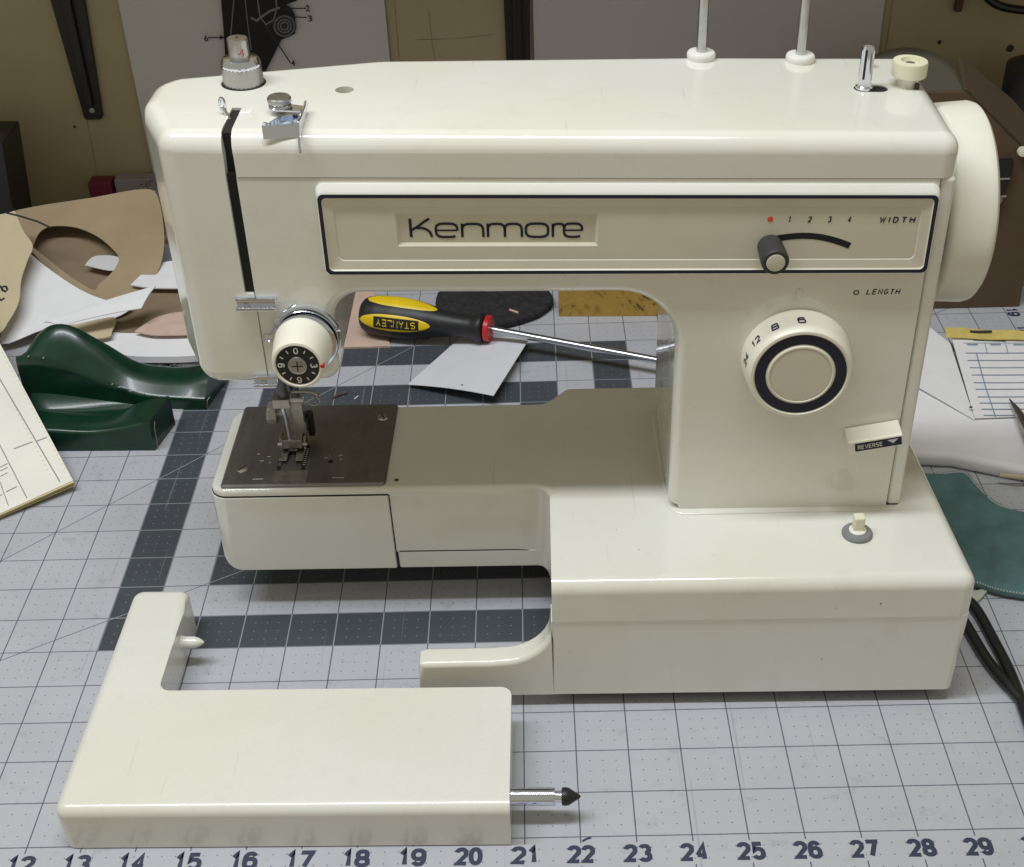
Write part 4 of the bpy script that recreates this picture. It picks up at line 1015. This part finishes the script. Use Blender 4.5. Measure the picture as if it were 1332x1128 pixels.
for x in (8.1, 8.5, 10.2, 11.0):
    z = interp(it, x); finish('worn_chip', lathe([(0, .03), (.01, .025), (.012, 0)], (x, 14.28-(x-10)*.09, z-.0), (0, -.5, 1), 8), 'worn', gh)
# folded pattern sheets, lower left: several tissue layers
ep = dict(a=.42, b=.20, y0=11.0, c=-.06, x0=9.86)
q = [at(95, 625, **ep), at(0, 447, **ep), at(-60, 335, **ep), at(-190, 480, **ep), at(-40, 690, **ep), at(0, 668, **ep)]
b = sheet(q, .02); en = finish('pattern_tissue', b, 'cream_paper', wn=False); tag(en, 'folded cream pattern tissue printed with notches at the left edge', 'pattern sheet')
nrm = (q[1]-q[0]).cross(q[4]-q[0]).normalized(); nrm = nrm if nrm.z > 0 else -nrm
for k in range(1, 6):
    s_ = [p-nrm*.03*k+Vector((random.uniform(-.06, .03), random.uniform(-.05, .05), 0)) for p in q]; finish('tissue_layer', sheet(s_, .018), 'edge_paper' if k % 2 else 'cream_paper', en, wn=False)
def on_e(px, py, l=.004): return at(px, py, **ep)+nrm*l
def eline(pts, wd, mat='ink', name='printed_line', l=.003):
    b = bmesh.new(); P = [on_e(*p, l) for p in pts]
    for A, B in zip(P, P[1:]):
        s_ = (B-A).normalized().cross(nrm)*wd/2; b.faces.new([b.verts.new(v) for v in (A+s_, B+s_, B-s_, A-s_)])
    return finish(name, b, mat, en, smooth=0, wn=False)
M['pencil'] = simple('pencil_print', (.28, .27, .26), .8)
eline([(18, 584), (42, 575)], .04, 'pencil'); eline([(48, 574), (61, 569)], .04, 'pencil')
eline([(-5, 485), (78, 627)], .03, 'pencil'); eline([(-10, 560), (35, 648)], .025, 'pencil'); eline([(0, 627), (11, 658)], .02, 'pencil')
for y in (608, 613, 620): eline([(0, y), (10, y-5)], .03, 'pencil')
eline([(8, 640), (22, 633)], .035, 'pencil'); eline([(0, 645), (3, 643)], .03, 'pencil')
for x0, y0, x1, y1, n in ((3, 459, 84, 610, 26), (15, 522, 65, 617, 17)):
    b = bmesh.new()
    for k in range(n):
        p = on_e(x0+(x1-x0)*k/(n-1), y0+(y1-y0)*k/(n-1), .003); lathe([(0, .018), (.002, .015), (.003, 0)], p, nrm, 6, b)
    finish('perforation_dots', b, 'tape' if 'perf' not in M else 'perf', en, smooth=0, wn=False)
# card patterns leaning at the back left
pa = dict(a=1.0, b=.42, y0=20.5, c=.02, x0=9)
def card(name, poly, plane, mat, label, cat, th=.03, hole=None, smoothk=5):
    P = [at(*p, **plane) for p in poly]
    sm_ = smooth_path(P+[P[0]], smoothk)[:-1]
    b = bmesh.new()
    if hole:
        H = [at(*p, **plane) for p in hole]; Hs = smooth_path(H+[H[0]], smoothk)[:-1]
        vo = [b.verts.new(p) for p in sm_]; vh = [b.verts.new(p) for p in Hs]
        ed = [b.edges.new((V[i], V[(i+1) % len(V)])) for V in (vo, vh) for i in range(len(V))]
        bmesh.ops.triangle_fill(b, edges=ed, use_beauty=True)
    else: b.faces.new([b.verts.new(p) for p in sm_])
    bmesh.ops.recalc_face_normals(b, faces=b.faces)
    b.normal_update(); bmesh.ops.solidify(b, geom=b.faces[:], thickness=th)
    return tag(finish(name, b, mat, wn=False, smooth=30), label, cat)
card('card_pattern', [(18, 275), (60, 267), (120, 258), (186, 247), (206, 258), (214, 310), (208, 348), (192, 372), (160, 389), (138, 393), (118, 386), (90, 372), (62, 352), (36, 326), (-20, 330), (-40, 300)], pa, 'tan',
     'tan card pattern with an oval cut out leaning at the back', 'card pattern', hole=[(43, 322), (52, 303), (69, 295), (100, 297), (128, 309), (148, 326), (155, 337), (150, 350), (138, 363), (128, 372), (122, 378), (100, 366), (78, 350), (58, 334)])
pc = dict(a=1.15, b=.30, y0=20.0, c=0, x0=9)
card('card_pattern', [(20, 275), (30, 300), (43, 320), (36, 340), (28, 365), (25, 393), (12, 418), (-5, 436), (-60, 440), (-60, 290), (0, 280)], dict(a=1.62, b=.42, y0=19.0, c=.02, x0=9), 'cream_card', 'cream card pattern with black letters at the left edge', 'card pattern')
cc_ = bpy.data.objects['card_pattern.001']
pl2 = dict(a=1.65, b=.42, y0=19.0, c=.02, x0=9)
b = bmesh.new()
for pts in ([(-3, 371), (2, 374), (4, 379)], [(4, 373), (8, 373), (10, 377), (7, 380), (5, 378)], [(-1, 389), (2, 391), (6, 388)]):
    P = [at(*p, **pl2) for p in pts]; tube(P, .035, 5, b)
finish('card_letter', b, 'ink', cc_, smooth=0)
b = bmesh.new(); tube([at(*p, **dict(pl2, a=1.66)) for p in ((8, 277), (25, 281), (48, 288), (65, 296))], .03, 5, b); finish('marker_line', b, 'ink', cc_, smooth=0)
# dark cards under, white sheet curling over, loose sheets and a bag
card('brown_card', [(30, 300), (100, 290), (170, 320), (175, 375), (130, 400), (70, 380), (35, 350)], dict(a=.62, b=.30, y0=20.5, c=.02, x0=9), 'tan2', 'dark brown card seen through the oval cut out', 'card')
card('white_offcut', [(110, 345), (124, 333), (155, 335), (148, 352)], dict(a=.95, b=.36, y0=20.5, c=.02, x0=9), 'wall_paper', 'white paper offcut seen inside the oval cut out', 'paper', .02)
card('white_sheet', [(40, 331), (66, 352), (104, 377), (138, 391), (172, 398), (150, 414), (110, 421), (60, 428), (2, 448), (14, 405), (28, 360)], dict(a=1.02, b=.36, y0=19.3, c=.0, x0=9), 'white_paper', 'large white paper sheet lying across the brown cards', 'paper', .02, None, 4)
q = [at(58, 420, 1.12), at(203, 373, 1.42), at(184, 402, 1.18), at(78, 425, 1.04)]
curled('folded_sheet', q, 'white sheet folded up with a bright edge above the green holder', 'paper', 'white_paper', lambda u, v: .05*math.sin(u*3.1)+.05*math.sin(v*3.1), .035)
card('brown_card', [(120, 418), (160, 400), (205, 370), (262, 372), (262, 425), (205, 432), (150, 432)], dict(a=.45, b=.05, y0=18, c=0, x0=9), 'tan2', 'brown card offcuts beside the white machine end', 'card', .05)
card('card_offcut', [(92, 425), (148, 414), (146, 432), (140, 440), (100, 442)], dict(a=.62, b=.05, y0=18, c=0, x0=9), 'cream_card', 'small buff card offcut above the green holder', 'card', .04)
card('card_offcut', [(175, 431), (205, 412), (245, 405), (262, 412), (262, 432), (205, 436)], dict(a=.60, b=.02, y0=18, c=0, x0=9), 'leather', 'pinkish card offcut nearest the machine end', 'card', .03)
card('white_pad', [(110, 440), (180, 434), (262, 432), (275, 466), (200, 472), (150, 466)], dict(a=.22, b=.0, y0=18, c=0, x0=9), 'white_paper', 'white paper pad behind the green holder', 'paper', .2)
card('white_pad', [(170, 372), (205, 345), (262, 340), (262, 372), (205, 376)], dict(a=.72, b=.1, y0=19, c=0, x0=9), 'white_paper', 'white paper between brown cards and machine end', 'paper', .04)
def crumple(name, poly, label, z0, amp, mat='bag'):
    b = bmesh.new(); P = [at(*p, z0) for p in poly]; n = 16; V = []
    for j in range(9):
        row = []
        for i in range(n+1):
            u, v = i/n, j/8; q = (P[0]*(1-u)+P[1]*u)*(1-v)+(P[3]*(1-u)+P[2]*u)*v
            row.append(b.verts.new(q+Vector((random.uniform(-.03, .03), random.uniform(-.03, .03), amp*(random.random()+.6*math.sin(9*u)*math.sin(5*v))))))
        V.append(row)
    for j in range(8):
        for i in range(n): b.faces.new((V[j][i], V[j][i+1], V[j+1][i+1], V[j+1][i]))
    b.normal_update(); bmesh.ops.solidify(b, geom=b.faces[:], thickness=.01)
    return tag(finish(name, b, mat, wn=False, smooth=20), label, 'plastic bag')
crumple('plastic_bag', [(165, 478), (262, 480), (262, 452), (160, 455)], 'clear plastic bag edge behind the green holder', .05, .16)
crumple('plastic_bag', [(180, 258), (225, 268), (225, 232), (185, 235)], 'crinkled clear plastic bag beside the magenta packet', 1.5, .12)
# magenta packet and dark block at the wall
p0 = atY(115, 240, 25.4); p1 = atY(150, 253, 25.4)
tag(finish('packet', box(p0.x, p1.x-.05, 25.3, 25.9, max(.0, p1.z-.1), p0.z+.08, .04), 'magenta'), 'magenta packet standing against the wall', 'packet')
p0 = atY(150, 232, 25.5); p1 = atY(215, 252, 25.5)
tag(finish('packet', box(p0.x-.02, p1.x+.3, 25.35, 25.9, max(.0, p1.z-.2), p0.z, .04), 'mauve'), 'pale mauve packet standing against the wall', 'packet')
p0 = atY(3, 185, 22.5); p1 = atY(14, 280, 22.5)
b = prism([(p0.x-3, -.05), (p1.x, -.05), (p1.x-.05, .2), (p0.x, p0.z), (p0.x-3, p0.z+.1)], 22.5, 24.2, 'y')
tag(finish('dark_block', bevall(b, .06, 2), 'black'), 'dark grey block at the left edge against the wall', 'block')

# ------------------------------------------------------------------ right: box, papers, pouch, cords
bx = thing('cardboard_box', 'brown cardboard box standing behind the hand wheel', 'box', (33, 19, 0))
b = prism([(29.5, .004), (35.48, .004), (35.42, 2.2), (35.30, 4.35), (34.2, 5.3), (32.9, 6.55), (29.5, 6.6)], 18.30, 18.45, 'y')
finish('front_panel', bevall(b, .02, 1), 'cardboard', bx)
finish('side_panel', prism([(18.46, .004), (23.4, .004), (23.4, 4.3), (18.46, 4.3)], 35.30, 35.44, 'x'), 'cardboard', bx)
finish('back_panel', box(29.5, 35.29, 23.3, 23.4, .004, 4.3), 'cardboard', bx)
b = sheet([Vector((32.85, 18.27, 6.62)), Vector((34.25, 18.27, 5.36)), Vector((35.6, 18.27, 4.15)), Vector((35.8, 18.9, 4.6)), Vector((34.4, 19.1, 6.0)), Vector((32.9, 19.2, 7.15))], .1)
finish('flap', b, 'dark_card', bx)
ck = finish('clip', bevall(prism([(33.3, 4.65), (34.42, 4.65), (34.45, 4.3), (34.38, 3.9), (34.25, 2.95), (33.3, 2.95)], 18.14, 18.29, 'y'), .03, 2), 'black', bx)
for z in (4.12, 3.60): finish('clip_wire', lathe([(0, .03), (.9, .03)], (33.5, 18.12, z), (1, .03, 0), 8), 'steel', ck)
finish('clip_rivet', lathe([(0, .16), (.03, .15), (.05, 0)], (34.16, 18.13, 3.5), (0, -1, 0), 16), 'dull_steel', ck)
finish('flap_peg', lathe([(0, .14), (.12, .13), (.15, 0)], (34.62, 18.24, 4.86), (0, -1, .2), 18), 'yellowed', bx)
# pale rounded cover behind the wheel
b = lathe([(0, 1.9), (.25, 1.95), (.5, 1.85), (.62, 1.5), (.66, 0)], (32.35, 22.6, 4.35), (0, -1, 0), 48)
for v in b.verts: 
    if v.co.z < .01: v.co.z = .01
lo = min(v.co.z for v in b.verts)
tag(finish('round_cover', b, 'grey_cover'), 'dull pale round cover standing behind the hand wheel', 'cover')
# hose hanging on the wall top right
b = bmesh.new(); tube(smooth_path([atY(1262, -30, 25.4), atY(1290, 2, 25.2), atY(1320, 12, 25.1), atY(1350, 10, 25.1), atY(1400, -20, 25.2)], 6), .13, 10, b)
tag(finish('hanging_hose', b, 'cord'), 'dark hose looping down on the wall at top right', 'hose')
p = atY(1247, 6, 25.9)
b = prism([(p.x-.12, p.z-.2), (p.x+.1, p.z-.2), (p.x+.14, p.z+1.4), (p.x-.14, p.z+1.4)], 25.75, 25.99, 'y')
tag(finish('wall_hook', bevall(b, .05, 2), 'rust'), 'short rusty brown hook on the wall above the wheel', 'hook')
p = atY(1330, 140, 22.8)
tag(finish('dark_tin', lathe([(0, 1.1), (.05, 1.15), (5.2, 1.15), (5.25, 1.0), (5.26, 0)], (p.x+.75, 23.5, .004), (0, 0, 1), 32), 'dark_grey'), 'dark tin behind the cardboard box at the right edge', 'tin')
# stacked white cloth-like sheets
def slab(poly, z0, z1, mat, name, label, cat, r=.06):
    P = [at(*p, z1) for p in poly]; b = prism([Vector((p.x, p.y)) for p in P], z0, z1); bevall(b, r, 4, 40)
    return tag(finish(name, b, mat, wn=True, smooth=50), label, cat)
slab([(1120, 565), (1180, 470), (1198, 425), (1230, 455), (1262, 520), (1332, 515), (1390, 520), (1400, 612), (1330, 610), (1240, 592), (1190, 590)], .004, .42, 'white_paper', 'white_folder', 'thick white folder lying under the ruled page at right', 'folder', .16)
q = [at(1130, 468, .50), at(1268, 546, .47), at(1236, 447, .46), at(1180, 405, .46)]
curled('white_sheet', q, 'white sheet half hidden behind the machine pillar', 'paper', 'white_paper', lambda u, v: .03*math.sin(3*u), .03)
q = [at(1268, 544, .485), at(1375, 540, .485), at(1362, 440, .485), at(1238, 440, .485)]
pgp = curled('ruled_page', q, 'ruled page with blue lines on the white folder', 'paper', 'white_paper', lambda u, v: 0, .015)
M['blue_line'] = simple('blue_print', (.25, .33, .42), .8); M['faint_blue'] = simple('blue_tint', (.58, .64, .66), .8)
def pline(pts, wd, mat='blue_line'):
    b = bmesh.new(); P = [at(*p, .508) for p in pts]
    for A, B in zip(P, P[1:]):
        s_ = (B-A).normalized().cross(Vector((0, 0, 1)))*wd/2; b.faces.new([b.verts.new(v) for v in (A+s_, B+s_, B-s_, A-s_)])
    return finish('ruled_line', b, mat, pgp, smooth=0, wn=False)
for k, y in enumerate((459, 468.5, 478, 487.5, 497.5, 506, 516, 524, 532, 540)):
    pline([(1256+k*2.6, y), (1300, y+.2), (1345, y-.2)], .028)
pline([(1270, 459), (1281, 500), (1295, 542)], .03); pline([(1281, 446), (1284, 458)], .02); pline([(1308, 446), (1311, 458)], .02)
pline([(1253, 446), (1345, 446)], .02)
for x in (1258, 1288, 1318): pline([(x, 448), (x+14, 448)], .06)
pline([(1266, 441.5), (1308, 443)], .09, 'ink')
q = [at(1231, 439, .56), at(1360, 443, .56), at(1358, 432, .60), at(1229, 426, .60)]
curled('bag_strip', q, 'yellow taped bag strip across the top of the ruled page', 'tape', 'tape', lambda u, v: .02*math.sin(11*u), .03)
b = bmesh.new(); tube([at(1262, 431, .63), at(1274, 431.5, .63), at(1290, 431, .63)], .03, 6, b); finish('staple', b, 'ink', bpy.data.objects['bag_strip'])
p = at(1263, 529, .6); tag(finish('blue_speck', lathe([(0, .045), (.02, .03), (.025, 0)], (p.x, p.y, .58), (0, 0, 1), 8), 'navy_print'), 'dark blue speck at the corner of the white sheet', 'speck')
b = bmesh.new(); tube([at(1313, 519, .62), at(1323, 534, .68), at(1338, 560, .74), at(1362, 600, .8)], [.015, .09, .15, .2], 10, b)
tag(finish('scissor_blade', b, 'dull_steel'), 'pointed steel scissor blade at the right edge', 'scissors')
b = bmesh.new(); tube([at(1300, 618, .30), at(1320, 620, .30), at(1350, 621, .30)], [.05, .06, .06], 8, b)
tag(finish('wood_stick', b, 'cream_card'), 'thin cream stick on the edge of the white folder', 'stick')
# teal leather pouch
pts = [(1180, 614), (1224, 615), (1254, 614), (1268, 628), (1290, 650), (1310, 660), (1345, 668), (1400, 690), (1400, 790), (1345, 776), (1300, 768), (1262, 756), (1200, 740)]
P = smooth_path([at(*p, .22) for p in pts], 4)
b = prism([Vector((p.x, p.y)) for p in P], .06, .22); bevall(b, .06, 3, 50)
po = tag(finish('teal_pouch', b, 'teal', smooth=50), 'teal green leather pouch with pale stitched rim beside the machine', 'pouch')
b = bmesh.new(); Q = [p for p in P]
st_pts = [(Q[i]+Vector((0, 0, .02))) for i in range(len(Q))]
dense_ = smooth_path(st_pts, 8)
for i in range(0, len(dense_)-2, 3):
    tube([dense_[i], dense_[i+1]], .022, 5, b)
finish('stitching', b, 'stitch', po, smooth=0)
b = bmesh.new()
p0, p1 = at(1268, 775, .1), at(1284, 766, .1)
b = prism([Vector((at(x, y, .1).x, at(x, y, .1).y)) for x, y in ((1262, 770), (1288, 764), (1276, 778), (1266, 786))], .03, .1); finish('fringe', b, 'stitch', po, smooth=0)
for kk, pts in enumerate((((1240, 762), (1268, 790), (1292, 832), (1316, 880), (1345, 960)), ((1225, 760), (1258, 815), (1284, 858), (1312, 892), (1345, 930)))):
    P = [Vector((29.1, 8.2+.4*kk, 1.2)), Vector((29.75, 8.0+.3*kk, .7))]+[at(x, y, .14) for x, y in pts]; b = bmesh.new(); tube(smooth_path(P, 6), .115, 12, b)
    tag(finish('power_cord', b, 'cord', smooth=60), ('black cord running out beside the base, the upper of two', 'black cord running out beside the base, the lower of two')[kk], 'cord', 'cords beside the base')
